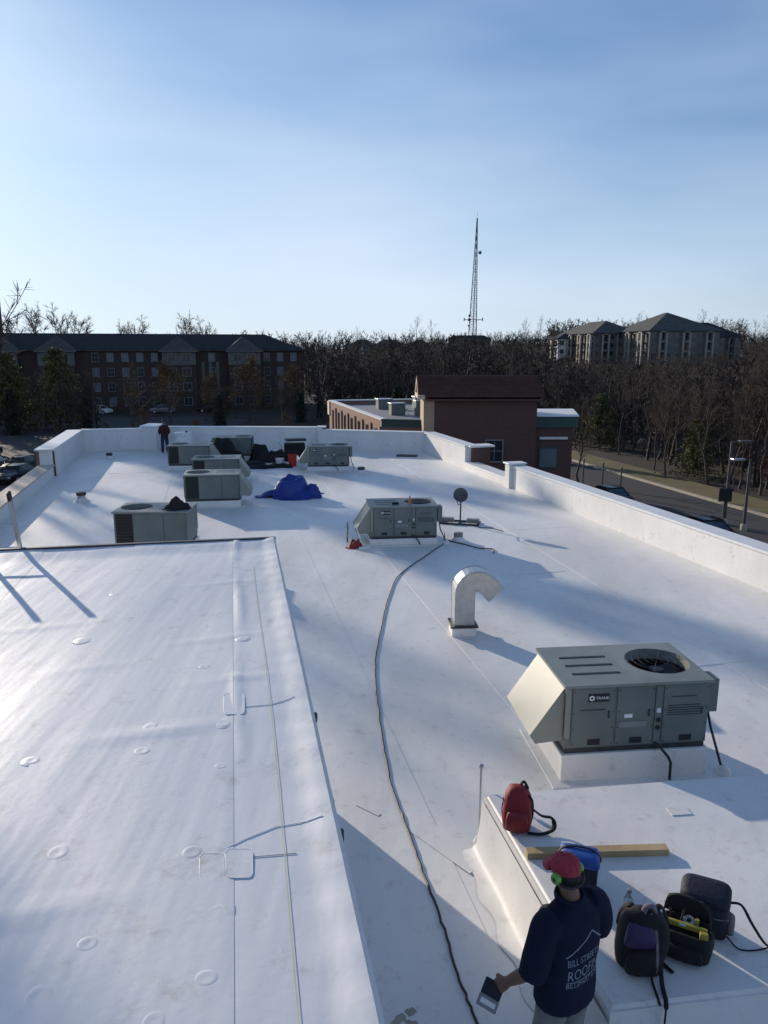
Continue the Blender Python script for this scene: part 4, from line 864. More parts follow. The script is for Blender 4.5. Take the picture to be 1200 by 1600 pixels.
def worker(label, loc, rz, K):
    t = thing('person', label, 'person', loc, rz); SCM = Matrix.Diagonal((K, K, K, 1))
    def fin(mb): mb.v = [tuple(K * c for c in p) for p in mb.v]; return mb
    b = MB()   # one continuous body: torso, legs, feet, neck, head, arms, hands
    b.loft([ell(0, .0, .84, .15, .10), ell(0, -.005, .95, .165, .115), ell(0, 0, 1.08, .15, .105), ell(0, .0, 1.25, .165, .115), ell(0, -.01, 1.38, .17, .105), ell(0, -.01, 1.45, .10, .07)])
    limb(b, [(0, -.02, 1.42), (0, 0, 1.50), (0, .03, 1.58)], [.07, .058, .056])
    HC = Vector((0, .03, 1.545)); HSC = .88
    def hs(mb_): mb_.v = [tuple(HC + (Vector(p_) - HC) * HSC) for p_ in mb_.v]; return mb_
    b0_ = b; b = MB()
    ball(b, (0, .045, 1.635), .10, .80, .98, 1.16)
    ball(b, (0, .075, 1.565), .07, .78, .85, .80)                                           # jaw
    limb(b, [(0, .135, 1.645), (0, .158, 1.615), (0, .145, 1.60)], [.012, .015, .010])       # nose
    limb(b, [(-.025, .142, 1.575), (0, .15, 1.574), (.025, .142, 1.575)], [.007, .010, .007])   # mouth
    for s_ in (-1, 1):
        ball(b, (s_ * .083, .035, 1.625), .03, .35, .8, 1.1); ball(b, (s_ * .034, .132, 1.64), .013)
    hs(b); b0_.add(b.v, b.f); b = b0_
    for s_ in (-1, 1):
        limb(b, [(s_ * .085, 0, .93), (s_ * .10, .01, .72), (s_ * .105, .025, .50), (s_ * .105, -.01, .28), (s_ * .105, -.02, .09)], [.088, .078, .06, .055, .04])
    LE, LW = (-.295, -.01, 1.12), (-.345, .135, .955)
    limb(b, [(-.15, -.01, 1.40), (-.215, -.015, 1.34), (-.255, -.02, 1.22), LE], [.058, .050, .044, .040]); limb(b, [LE, (-.325, .06, 1.04), LW], [.043, .041, .029])
    RE, RW = (.285, .03, 1.14), (.20, .26, 1.10)
    limb(b, [(.15, -.01, 1.40), (.215, -.01, 1.34), (.26, .0, 1.23), RE], [.062, .056, .048, .042]); limb(b, [RE, (.26, .15, 1.11), RW], [.043, .04, .029])
    hand(b, LW, (-.25, .62, -.75), (-.8, -.3, .25), .85, 1); hand(b, RW, (-.5, .85, .0), (.2, .1, 1), .8, -1)
    me = remesh(fin(b), .0062 * K, 3); body = link('body', me, 'skin', t, smooth='all')
    def folds(amp, seed):
        rg = np.random.RandomState(seed); Q = [(rg.uniform(-1, 1, 3) * np.array([14, 14, 22]), rg.uniform(0, 6.28), rg.uniform(.3, 1)) for _ in range(12)]
        return lambda co: amp * sum(a * np.sin(co @ k_ + p) for k_, p, a in Q) / 3.0
    s = MB()   # loose shirt with elbow-length sleeves
    s.loft([ell(0, -.005, .80, .205, .150), ell(0, -.005, .90, .205, .150), ell(0, -.005, 1.02, .20, .148), ell(0, -.01, 1.16, .205, .145), ell(0, -.012, 1.30, .212, .135), ell(0, -.015, 1.39, .195, .115), ell(0, -.015, 1.455, .115, .085), ell(0, -.005, 1.50, .075, .07)])
    limb(s, [(-.14, -.012, 1.39), (-.215, -.015, 1.36), (-.27, -.02, 1.22), (-.305, -.012, 1.09)], [.088, .088, .087, .084])
    limb(s, [(.14, -.012, 1.39), (.215, -.01, 1.36), (.272, .0, 1.23), (.298, .03, 1.11)], [.088, .088, .087, .084])
    shirt_me = remesh(fin(s), .010 * K, 5, folds(.0075, 4)); sh = link('shirt', shirt_me, 'shirt', t, smooth='all')
    c = MB(); c.tube([(.085 * K * math.cos(a), (-.002 + .075 * math.sin(a)) * K, (1.493 + .012 * math.sin(a)) * K) for a in np.linspace(-math.pi, math.pi, 25)], .014 * K, 8, cap=False, flat=1.6); c.build('collar', 'shirt', sh, smooth='all')
    p = MB()
    p.loft([ell(0, 0, .80, .155, .115), ell(0, 0, .93, .168, .122), ell(0, 0, 1.0, .165, .118)])
    for s_ in (-1, 1): limb(p, [(s_ * .085, 0, .90), (s_ * .102, .01, .70), (s_ * .107, .025, .50), (s_ * .107, -.01, .28), (s_ * .107, -.02, .07)], [.105, .095, .08, .078, .072])
    link('trousers', remesh(fin(p), .011 * K, 4, folds(.006, 9)), 'pants', t, smooth='all')
    for s_ in (-1, 1):
        bo = MB(); limb(bo, [(s_ * .107, -.065, .045), (s_ * .11, .04, .05), (s_ * .118, .15, .04), (s_ * .12, .19, .032)], [.042, .047, .042, .028]); bo.v = [(x, y, max(.002, z)) for x, y, z in bo.v]
        fin(bo).build('boot', 'shoe', t, smooth='all')
    h = MB()   # hair below the cap
    prof = [(.0865 * math.sin(a), .108 * math.cos(a)) for a in np.linspace(.3, 2.62, 14)]; h.lathe(prof[::-1], 24, Matrix.Translation((0, .030, 1.635)) @ Matrix.Diagonal((1, 1.12, 1, 1)))
    h.v = [(x, min(y, .075), z) for x, y, z in h.v]; fin(hs(h)).build('hair', 'hair', t, smooth='all')
    cp = MB(); prof = [(.0965, -.005), (.098, .02), (.094, .055), (.078, .078), (.048, .095), (.012, .101), (.0005, .1015)]
    TM = Matrix.Translation((0, .045, 1.655)) @ Matrix.Rotation(R(-8), 4, 'X') @ Matrix.Diagonal((.95, 1.13, 1, 1))
    cp.lathe(prof, 28, TM, cap=False); capo = fin(hs(cp)).build('cap', 'cap', t, smooth='all')
    br = MB(); n = 13; vs = []; fs = []
    for i in range(n):
        a = -1.15 + 2.3 * i / (n - 1); x0, y0 = .095 * math.sin(a), .10 * math.cos(a); e = .075 * max(.12, math.cos(a)) ** .6
        for (o, z) in ((0, .004), (e, -.012 + .02 * math.cos(2 * a) * .3), (e, -.017 + .02 * math.cos(2 * a) * .3), (0, -.003)): vs.append((x0 * (1 + o * 2), y0 + o, z))
        if i: q = 4 * i - 4; fs += [(q + j, q + (j + 1) % 4, q + 4 + (j + 1) % 4, q + 4 + j) for j in range(4)]
    br.add(vs, fs, Matrix.Translation((0, .05, 1.655)) @ Matrix.Rotation(R(-6), 4, 'X')); fin(hs(br)).build('brim', 'cap', capo, smooth='all')
    sm_ = MB()
    for k_ in range(6):
        a = k_ * math.pi / 6; sm_.tube([tuple(TM @ Vector((r_ * math.cos(a) * sg * 1.01, r_ * math.sin(a) * sg * 1.01, z + .001))) for sg, seq in ((1, prof[1:]), (-1, prof[1:-1][::-1])) for r_, z in seq], .0016, 4)
    sm_.tube([tuple(TM @ Vector((0, 0, .102))), tuple(TM @ Vector((0, 0, .107)))], [.009, .006], 8); fin(hs(sm_)).build('cap_seams', 'cap', capo)
    for s_ in (-1, 1):
        e = MB(); e.lathe([(.012, .022), (.018, .024), (.030, .022), (.037, .012), (.038, -.004), (.032, -.02)], 20, Matrix.Translation((s_ * .105, .025, 1.632)) @ Matrix.Rotation(R(90) * s_, 4, 'Y')); ec = fin(hs(e)).build('ear_cup', 'green', t, smooth=True)
        e = MB(); e.lathe([(.0005, .021), (.013, .0215)], 14, Matrix.Translation((s_ * .106, .025, 1.632)) @ Matrix.Rotation(R(90) * s_, 4, 'Y'), cap=False); fin(hs(e)).build('cup_insert', 'black', ec)
    e = MB(); e.tube([(.112 * math.cos(a), .010 - .085 * math.sin(a), 1.628 - .035 * math.sin(a)) for a in np.linspace(.12, math.pi - .12, 19)], .007, 8, flat=1.3); fin(hs(e)).build('ear_band', 'black', t, smooth='all')
    # back print, laid on the cloth
    bvh = BVHTree.FromPolygons([v.co[:] for v in shirt_me.vertices], [tuple(q.vertices) for q in shirt_me.polygons])
    def lay(vs, fs, name):
        out = []
        for (x, z) in vs:
            hit = bvh.ray_cast(Vector((x * K, -.6, z * K)), Vector((0, 1, 0)))[0]
            out.append((x * K, (hit.y if hit else -.14 * K) - .0025, z * K))
        MB().add(out, fs).build(name, 'print', sh)
    for (txt, size, x0, z0, sxx) in (('BILL STREETS', .062, -.135, 1.155, .70), ('ROOFING', .098, -.135, 1.060, .70), ('BILLSMART ROOF', .050, -.135, 1.005, .72)):
        v_, f_ = text_geo(txt, size); lay([(x0 + x * sxx, z0 + y) for x, y, _ in v_], f_, 'back_print')
    def bar(pts, w_=.004):
        vs, fs = [], []
        for i in range(len(pts) - 1):
            (xa, za), (xb, zb) = pts[i], pts[i + 1]; L_ = math.hypot(xb - xa, zb - za); nx_, nz_ = -(zb - za) / L_ * w_, (xb - xa) / L_ * w_; m_ = 8
            for j in range(m_ + 1):
                x, z = xa + (xb - xa) * j / m_, za + (zb - za) * j / m_; vs += [(x - nx_, z - nz_), (x + nx_, z + nz_)]
                if j: q = len(vs) - 4; fs.append((q, q + 1, q + 3, q + 2))
        lay(vs, fs, 'back_print')
    bar([(-.14, 1.215), (-.04, 1.275), (.055, 1.325), (.13, 1.25), (.165, 1.22)]); bar([(-.135, 1.045), (.15, 1.045)], .003)
    return t, Vector(LW) * K
PH, PK = R(33), 1.075
man, lw = worker('worker in navy shirt and red cap with green ear cups, seen from behind', (1.185, 4.16, 0.0), PH, PK)
# small packet held in his left hand
hp = Vector((lw.x - .035, lw.y + .085, lw.z - .085)); wp = Matrix.Rotation(PH, 4, 'Z') @ hp + man.location
t = thing('paint_pad', 'blue and white flat packet held in the left hand of the worker', 'packet', wp, PH + R(20))
TR = Matrix.Rotation(R(-40), 4, 'Y') @ Matrix.Rotation(R(25), 4, 'X')
MB().bev((-.02, 0, -.01), (.10, .13, .03), .008, m=TR).build('sleeve', 'navybag', t); MB().bev((-.105, 0, -.01), (.075, .135, .026), .006, m=TR).build('pad', 'pale', t)
MB().bev((-.105, 0, .0045), (.03, .10, .004), .001, 1, m=TR).build('printed_panel', 'whiteplastic', t)

# far person, standing at the far parapet
t = thing('person', 'small far figure in dark maroon top and blue jeans at the far parapet', 'person', (-10.95, 37.3, 0), R(20)); t.scale = (.95, .95, .95)
b = MB(); b.loft([ell(0, 0, .85, .15, .1), ell(0, 0, 1.0, .16, .11), ell(0, 0, 1.25, .17, .11), ell(0, 0, 1.40, .18, .10), ell(0, 0, 1.46, .08, .06)])
limb(b, [(0, 0, 1.42), (0, .01, 1.5), (0, .02, 1.57)], [.06, .055, .055]); ball(b, (0, .02, 1.62), .105, .82, .98, 1.1)
for s_ in (-1, 1):
    limb(b, [(s_ * .09, 0, .93), (s_ * .12, .03 * s_, .5), (s_ * .13, .05 * s_, .06)], [.09, .065, .045]); limb(b, [(s_ * .13, .08 * s_, .05), (s_ * .135, .15 + .05 * s_, .04)], [.045, .035])
    limb(b, [(s_ * .16, 0, 1.40), (s_ * .24, .02, 1.15), (s_ * .22, .18, 1.0)], [.06, .045, .032]); hand(b, (s_ * .22, .18, 1.0), (0, 1, -.3), (0, .3, 1), .6, s_)
link('body', remesh(b, .012, 2), 'skin', t, smooth='all')
b = MB(); b.loft([ell(0, 0, .86, .19, .13), ell(0, 0, 1.05, .185, .135), ell(0, 0, 1.28, .195, .135), ell(0, 0, 1.40, .185, .115), ell(0, 0, 1.48, .09, .08)])
for s_ in (-1, 1): limb(b, [(s_ * .15, 0, 1.40), (s_ * .245, .02, 1.15), (s_ * .225, .15, 1.02)], [.08, .07, .055])
link('jacket', remesh(b, .016, 3), 'maroon', t, smooth='all')
b = MB(); b.loft([ell(0, 0, .82, .16, .115), ell(0, 0, .98, .165, .12)])
for s_ in (-1, 1): limb(b, [(s_ * .09, 0, .9), (s_ * .12, .03 * s_, .5), (s_ * .13, .05 * s_, .07)], [.105, .085, .075])
link('jeans', remesh(b, .016, 3), 'jeans', t, smooth='all')
b = MB(); b.lathe([(.098, 1.62), (.1, 1.66), (.08, 1.72), (.03, 1.75), (.001, 1.752)], 16, Matrix.Translation((0, .02, 0)), cap=False); b.build('hair', 'hair', t, smooth='all')

# ------------------------------------------------------------------ brick neighbour with gabled block
NB = thing('brick_building', 'brown brick building with rust gabled block beyond the far parapet', 'building', (6, 52, GZ))
def npart(mb, name, m_, smooth=False, par=None): return mb.build(name, m_, par or NB, smooth, world=True) if par is None else mb.build(name, m_, par, smooth)
def win(par, loc, w_, h_, rz, nx_=2, nz_=3, frame='pale', glass='glass', d=.06, name='window'):
    """window flush with a wall whose outward normal is local -Y; loc = centre on the wall plane (world)"""
    T = Matrix.Translation(Vector(loc) - par.location) @ Matrix.Rotation(rz, 4, 'Z'); fr = MB(); f = max(.05, w_ * .07)
    for x in (-w_ / 2, w_ / 2): fr.box((x, -d / 2, 0), (f, d, h_ + f), m=T)
    for z in (-h_ / 2, h_ / 2): fr.box((0, -d / 2, z), (w_ - f - .004, d, f), m=T)
    for i in range(1, nx_): fr.box((-w_ / 2 + w_ * i / nx_, -d / 2 + .012, 0), (f * .6, d * .6, h_ - f - .004), m=T)
    for i in range(1, nz_): fr.box((0, -d / 2 + .018, -h_ / 2 + h_ * i / nz_), (w_ - f - .006, d * .4, f * .5), m=T)
    o = fr.build(name, frame, par); MB().box((0, -.012, 0), (w_ - f - .008, .016, h_ - f - .008), m=T).build('pane', glass, o); return o
# gabled block
gx0, gx1, gy0, gy1, ge, gr = 2.45, 9.35, 46.0, 50.2, 2.25, 3.5
MB().prism([(gx0, gy0), (gx1, gy0), (gx1, gy1), (gx0, gy1)], GZ - .3, ge).build('gabled_wall', 'brick2', NB, world=True)
MB().prism([(gx0 - .03, gy0 - .03), (gx0 + .62, gy0 - .03), (gx0 + .62, gy1 + .03), (gx0 - .03, gy1 + .03)], -.8, ge - .01).build('stucco_end', 'stucco', NB, world=True)
ym = (gy0 + gy1) / 2; o_ = .38
rf = MB()
for sgn, ye in ((-1, gy0 - o_), (1, gy1 + o_)):
    a = [(gx0 - o_, ye, ge + .02), (gx1 + o_, ye, ge + .02), (gx1 + o_, ym, gr), (gx0 - o_, ym, gr)]
    rf.add(a + [(x, y, z - .12) for x, y, z in a], [(0, 1, 2, 3), (7, 6, 5, 4), (0, 4, 5, 1), (1, 5, 6, 2), (3, 2, 6, 7), (0, 3, 7, 4)])
rfo = rf.build('roof', 'tile', NB, world=True)
for i in range(11):
    f_ = i / 11; MB().box((0, 0, 0), (gx1 - gx0 + .74, .05, .02), m=Matrix.Translation(((gx0 + gx1) / 2 - 6, gy0 - o_ + (ym - gy0 + o_) * f_ - 52, ge + .035 + (gr - ge) * f_ - GZ))).build('roof_course', 'tile', rfo)
MB().add([(gx0 - .01, gy0, ge), (gx0 - .01, gy1, ge), (gx0 - .01, ym, gr - .12), (gx0 + .2, gy0, ge), (gx0 + .2, gy1, ge), (gx0 + .2, ym, gr - .12)], [(0, 2, 1), (3, 4, 5), (0, 3, 5, 2), (1, 2, 5, 4)]).build('gable', 'brick2', NB, world=True)
tr = MB()
for sgn, ye in ((-1, gy0 - o_), (1, gy1 + o_)):
    p0, p1 = Vector((gx0 - o_ - .02, ye, ge - .06)), Vector((gx0 - o_ - .02, ym, gr - .06)); d = (p1 - p0); n2 = Vector((0, -d.z, d.y)).normalized() * (-.14 if sgn < 0 else .14)
    if n2.z > 0: n2 = -n2
    a = [p0, p1, p1 + n2 * 1.6, p0 + n2 * 1.6]; tr.add([tuple(q) for q in a] + [tuple(q + Vector((.1, 0, 0))) for q in a], [(0, 1, 2, 3), (7, 6, 5, 4), (0, 4, 5, 1), (1, 5, 6, 2), (2, 6, 7, 3), (3, 7, 4, 0)])
tr.build('gable_trim', 'cream', NB, world=True)
MB().box((gx0 - .19, ym, ge + .0), (.42, gy1 - gy0 + .8, .24)).build('cornice_return', 'cream', NB, world=True)
MB().box(((gx0 + gx1) / 2 + .15, gy0 - .2, ge - .11), (gx1 - gx0 - .1, .36, .2)).build('eave_soffit', 'brick2', NB, world=True)
win(NB, (6.8, gy0 - .003, -1.05), 1.05, 1.35, 0, 2, 2, 'pale')
# left wing with pilasters and tall windows
P1, P2 = Vector((-.15, 49.4, 0)), Vector((-5.0, 69.0, 0)); wz = .55
poly = [P1[:2], (2.6, 48.8), (8.5, 50.5), (5.0, 71.5), P2[:2]]
MB().prism(poly, GZ - .3, wz - .45).build('wing_wall', 'brick', NB, world=True)
MB().prism(poly, wz - .44, wz - .38).build('wing_roof', 'pale', NB, world=True)
def rim(a, b, z0, z1, th_, m_, name='wing_parapet', inset=0.0):
    a, b = Vector((a[0], a[1], 0)), Vector((b[0], b[1], 0)); d = (b - a).normalized(); n2 = Vector((-d.y, d.x, 0))
    MB().prism([(a - n2 * inset)[:2], (b - n2 * inset)[:2], (b + n2 * th_)[:2], (a + n2 * th_)[:2]], z0, z1).build(name, m_, NB, world=True)
for i in range(len(poly)):
    a, b = poly[i], poly[(i + 1) % len(poly)]; rim(a, b, wz - .44, wz - .03, .25, 'brick' if i != 0 else 'teal', inset=.002); rim(a, b, wz - .028, wz + .06, .34, 'coping' if i != 0 else 'teal', 'wing_coping', .06)
dW = (P2 - P1).normalized(); ang = math.atan2(dW.y, dW.x) + math.pi
for i in range(7):
    c = P1 + dW * (1.6 + i * 2.75); win(NB, (c.x - .004, c.y, wz - 1.75), .62, 2.1, ang, 1, 2, 'dark', 'glass')
    c = P1 + dW * (0.35 + i * 2.75); n2 = Vector((-dW.y, dW.x, 0)); n2 = n2 if n2.x < 0 else -n2
    MB().box((c + n2 * .05 + Vector((0, 0, -2.9))), (.55, .14, 6.0), math.atan2(dW.y, dW.x)).build('pilaster', 'brick', NB, world=True)
MB().box(P2 + Vector((.25, .0, -.1)) + dW * .0, (.9, .7, 1.2), ang).build('corner_pier', 'cream', NB, world=True)
# rooftop plant on the wing
for i, (x, y, sx_, sy_, h_) in enumerate([(1.0, 58, 1.1, .9, .85), (2.6, 57, .5, .5, 1.1), (3.2, 60, .7, .6, .9), (0.0, 64, 1.2, 1.0, .8), (3.0, 64, 1.0, 1.0, 1.0)]):
    u_ = thing('roof_plant', ['boxy pale plant unit on the brick wing roof, left of centre', 'slim vent box on the brick wing roof', 'mid-size vent box on the brick wing roof beside slim one', 'far pale plant unit on the brick wing roof, left end', 'far plant unit on the brick wing roof, right end'][i], 'roof vent', (x, y, wz - .38), R(14))
    MB().bev((0, 0, h_ / 2), (sx_, sy_, h_), .03).build('housing', 'cab', u_); MB().bev((0, 0, h_ + .04), (sx_ + .12, sy_ + .12, .08), .02).build('cowl', 'galv', u_)
    MB().tube([(sx_ * .3, 0, h_ * .5), (sx_ * .8, 0, h_ * .5), (sx_ * .8, 0, 0)], .05, 8).build('pipe', 'galv', u_, smooth=True)
# right wing
MB().prism([(gx1, 46.6), (11.75, 46.6), (12.9, 52), (gx1, 52)], GZ - .3, .95).build('right_wing_wall', 'brick2', NB, world=True)
MB().prism([(gx1 + .002, 46.45), (11.92, 46.45), (12.0, 46.62), (gx1 + .002, 46.62)], .35, 1.02).build('fascia', 'teal', NB, world=True)
MB().prism([(gx1 + .004, 46.35), (12.05, 46.35), (13.1, 52.2), (gx1 + .004, 52.2)], 1.02, 1.075).build('coping', 'coping', NB, world=True)
MB().bev((10.55, 46.5, -.32), (1.75, .12, .16), .02).build('sign_band', 'whitetrim', NB, world=True)
win(NB, (10.3, 46.597, -1.55), 1.15, 1.25, 0, 1, 1, 'teal', 'paleglass')

# ------------------------------------------------------------------ long apartment block on the left
AB = thing('apartment_block', 'long dark four-storey apartment block with gabled bays behind the trees', 'building', (-45, 145, GZ))
A0, A1 = Vector((-80, 131.5, 0)), Vector((-15.8, 150.0, 0)); ad_ = (A1 - A0).normalized(); an = Vector((ad_.y, -ad_.x, 0)); aL = (A1 - A0).length; arz = math.atan2(ad_.y, ad_.x)
def ap(s_, o): q = A0 + ad_ * s_ + an * o; return (q.x, q.y)
EZ, RZ2 = 5.0, 8.2
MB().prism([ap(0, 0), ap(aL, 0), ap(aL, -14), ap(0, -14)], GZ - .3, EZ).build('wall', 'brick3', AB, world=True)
e = .6; lowr = [ap(-e, e), ap(aL + e, e), ap(aL + e, -14 - e), ap(-e, -14 - e)]; rid = [ap(6.5, -7), ap(aL - 6.5, -7)]
vs = [(*p, EZ + .01) for p in lowr] + [(*p, RZ2) for p in rid]
MB().add(vs, [(0, 1, 5, 4), (1, 2, 5), (2, 3, 4, 5), (3, 0, 4), (3, 2, 1, 0)]).build('roof', 'shingle', AB, world=True)
def sfor(u):   # distance along the facade for a photo column
    best = min(np.linspace(0, aL, 1200), key=lambda q: abs(600 + FPX * ap(q, 0)[0] / (ap(q, 0)[1] * math.cos(PITCH) - (0 - CAMH) * math.sin(PITCH)) - u)); return best
bays = [sfor(92), sfor(281), sfor(382)]
for s0 in [sfor(3)] + bays:
    hw_ = 3.0
    MB().prism([ap(s0 - hw_, 0), ap(s0 - hw_, 1.6), ap(s0 + hw_, 1.6), ap(s0 + hw_, 0)], GZ - .3, EZ - .02).build('bay', 'brick3', AB, world=True)
    MB().prism([ap(s0 - hw_ - .02, 0.01), ap(s0 - hw_ - .02, 1.63), ap(s0 + hw_ + .02, 1.63), ap(s0 + hw_ + .02, .01)], EZ - 2.6, EZ - .01).build('bay_siding', 'siding', AB, world=True)
    q = [ap(s0 - hw_ - .5, 2.1), ap(s0 + hw_ + .5, 2.1), ap(s0 + hw_ + .5, -2), ap(s0 - hw_ - .5, -2)]; pk_ = ap(s0, -1.2)
    MB().add([(*p, EZ) for p in q] + [(*pk_, EZ + 2.75)], [(0, 1, 4), (1, 2, 4), (2, 3, 4), (3, 0, 4)]).build('bay_roof', 'shingle_g', AB, world=True)
    MB().prism([ap(s0 - hw_ - .5, 2.12), ap(s0 + hw_ + .5, 2.12), ap(s0 + hw_ + .5, 1.9), ap(s0 - hw_ - .5, 1.9)], EZ - .22, EZ - .003).build('bay_fascia', 'siding', AB, world=True)
    for fl in range(4):
        for ds in (-1.3, 1.3):
            p = ap(s0 + ds, 1.605 if fl < 3 else 1.635); win(AB, (*p, GZ + 1.7 + fl * 2.7), 1.5, 1.5, arz, 2, 1, 'pale', 'glass', .1)
occ = [sfor(3)] + bays
s_ = 5.0
while s_ < aL - 1.5:
    if all(abs(s_ - b_) > 4.2 for b_ in occ):
        for fl in range(4):
            p = ap(s_, .004); win(AB, (*p, GZ + 1.7 + fl * 2.7), 1.15, 1.55, arz, 2, 2, 'pale', 'paleglass' if random.random() < .35 else 'glass', .1)
    s_ += 2.6
for i in range(3):
    p = ap(sfor(318) + i * 1.35, .02); MB().box((p[0], p[1], -.2), (.55, .1, 6.2), arz).build('pale_strip', 'siding', AB, world=True)
ch_ = Vector((*ap(sfor(3), -4), 0)); MB().bev((ch_.x - .6, ch_.y, 9.6), (1.3, 1.3, 9.6), .05).build('chimney', 'brick2', AB, world=True)

# ------------------------------------------------------------------ hillside apartments on the right
def hip_block(name, label, c, w_, d_, rz, zb, ze, zr, wall, roof, floors, cols, group=None, lit=True):
    t = thing(name, label, 'building', (c[0], c[1], zb), rz, group); H_ = ze - zb
    MB().box((0, 0, H_ / 2), (w_, d_, H_)).build('wall', wall, t)
    e = .9; q = [(-w_ / 2 - e, -d_ / 2 - e), (w_ / 2 + e, -d_ / 2 - e), (w_ / 2 + e, d_ / 2 + e), (-w_ / 2 - e, d_ / 2 + e)]
    if w_ >= d_: r_ = [(-w_ / 2 + d_ / 2, 0), (w_ / 2 - d_ / 2, 0)]; f = [(0, 1, 5, 4), (1, 2, 5), (2, 3, 4, 5), (3, 0, 4), (3, 2, 1, 0)]
    else: r_ = [(0, -d_ / 2 + w_ / 2), (0, d_ / 2 - w_ / 2)]; f = [(0, 1, 4), (1, 2, 5, 4), (2, 3, 5), (3, 0, 4, 5), (3, 2, 1, 0)]
    MB().add([(*p, H_ + .01) for p in q] + [(*p, zr - zb) for p in r_], f).build('roof', roof, t)
    fh = H_ / floors
    for face, ln, off, rot in (('f', w_, -d_ / 2, 0.0), ('l', d_, -w_ / 2, -math.pi / 2)):
        n_ = cols if face == 'f' else max(2, int(cols * d_ / w_))
        for i in range(n_):
            x = -ln / 2 + ln * (i + .5) / n_; T = Matrix.Rotation(rot, 4, 'Z')
            if i % 3 == 1:      # balcony tower: white frame with decks
                bt = MB()
                for sx_ in (-1, 1): bt.box((x + sx_ * ln / n_ * .42, off - 1.0, H_ * .48), (.55, .55, H_ * .96), m=T)
                for fl in range(1, floors + 1): bt.box((x, off - .75, fl * fh - .35), (ln / n_ * .84 - .56, 1.2, .22), m=T)
                b_ = bt.build('balcony', 'balc' if lit else 'siding', t)
                for fl in range(floors): MB().box((x, off - .03, fl * fh + 1.3), (ln / n_ * .6, .06, 2.0), m=T).build('balcony_door', 'glass', b_)
            else:
                for fl in range(floors):
                    w2 = MB().box((x, off - .03, fl * fh + 1.6), (1.5, .08, 1.6), m=T).build('window', 'pale', t); MB().box((x, off - .06, fl * fh + 1.6), (1.3, .06, 1.4), m=T).build('pane', 'glass', w2)
    return t
hip_block('hillside_apartments', 'large grey apartment block with peaked roof on the wooded hill at right', (94, 258), 24, 26, R(9), -4, 11.2, 17.4, 'siding', 'shingle_g', 5, 9)
hip_block('hillside_apartments', 'grey apartment block running behind the peaked one, right end of hill', (108, 268), 26, 16, R(9), -4, 9.6, 14.6, 'siding', 'shingle', 5, 9, lit=False)
hip_block('hillside_apartments', 'paler apartment block with bright white balconies left of the peaked one', (77, 278), 16, 30, R(9), -3, 10.8, 15.3, 'siding', 'shingle_g', 5, 6)
hip_block('white_house', 'small white-fronted house at the left end of the hillside apartments', (67, 285), 9, 10, R(9), -3, 9.2, 11.4, 'whitetrim', 'shingle', 4, 3)
# houses on the far hill
for i, (x, y, w_, h_, wl, rf_, lb) in enumerate([(62, 560, 30, 7, 'siding', 'shingle', 'dark roofed house at the foot of the radio tower'), (3, 420, 16, 6, 'stucco', 'shingle_g', 'tan roofed house among bare trees on the middle hill, left'), (20, 430, 12, 6, 'whitetrim', 'tile', 'small pale house among bare trees on the middle hill'), (37, 380, 13, 11, 'stucco', 'shingle_g', 'tall tan house with white chimney below the tower'), (-12, 425, 14, 6, 'whitetrim', 'shingle_g', 'pale low house at the left end of the middle hill')]):
    zb = float(g(x, y)); base = {0: 12.0, 3: 5.0}.get(i, 7.0)
    o = hip_block('hill_house', lb, (x, y), w_, 9, R(-6), zb, base + .5 + (1 if i == 0 else 0), base + 4.0, wl, rf_, 2, 4)
    if i == 3: MB().box((2, -4.9, (base - zb) / 2), (1.6, .8, base - zb + 3)).build('chimney', 'whitetrim', o)

# ------------------------------------------------------------------ radio tower
t = thing('radio_tower', 'tall thin lattice radio tower on the far hill', 'tower', (70.5, 600, 4))
def leg(k_, z):
    a = [R(200), R(320), R(80)][k_]; r_ = 3.6 * (1 - z / 99.0) + .3; return Vector((r_ * math.cos(a) - 1.6 * (1 - z / 99) + 0.0, r_ * math.sin(a), z))
for k_ in range(3):
    MB().tube([leg(k_, z) for z in np.linspace(0, 99, 14)], [.42 - .012 * i for i in range(14)], 6).build('leg', 'tower', t)
for i in range(17):
    z0_, z1_ = i * 5.8, (i + 1) * 5.8; bb = MB()
    for k_ in range(3):
        q = (k_ + 1) % 3; bb.tube([leg(k_, z0_), leg(q, z1_)], .10, 4); bb.tube([leg(q, z0_), leg(k_, z1_)], .10, 4); bb.tube([leg(k_, z1_), leg(q, z1_)], .12, 4)
    bb.build('bracing', 'tower', t)
for (z, s_) in ((24.5, 1.2), (27.5, 1.0), (20, .9), (12, .7)):
    p = leg(0, z); MB().lathe([(s_ * .3, -.4), (s_, 0), (s_ * .95, .7)], 14, Matrix.Translation(p + Vector((-.4, -.4, 0))) @ Matrix.Rotation(R(90), 4, 'X')).build('dish_antenna', 'dark', t)
MB().box((-1.2, 0, 24.5), (15, .5, .5)).build('platform_arm', 'tower', t); MB().box((-8.2, 0, 24.8), (.8, .8, 2.4)).build('panel_antenna', 'tower', t); MB().box((6.0, 0, 24.8), (.8, .8, 2.4)).build('panel_antenna', 'tower', t)
MB().lathe([(.5, -.6), (1.3, 0), (1.2, 1.2)], 14, Matrix.Translation((2.6, -1, 74)) @ Matrix.Rotation(R(90), 4, 'X')).build('dish_antenna', 'tower', t)
MB().tube([(0, 0, 99), (0, 0, 104)], .12, 5).build('mast_tip', 'tower', t)

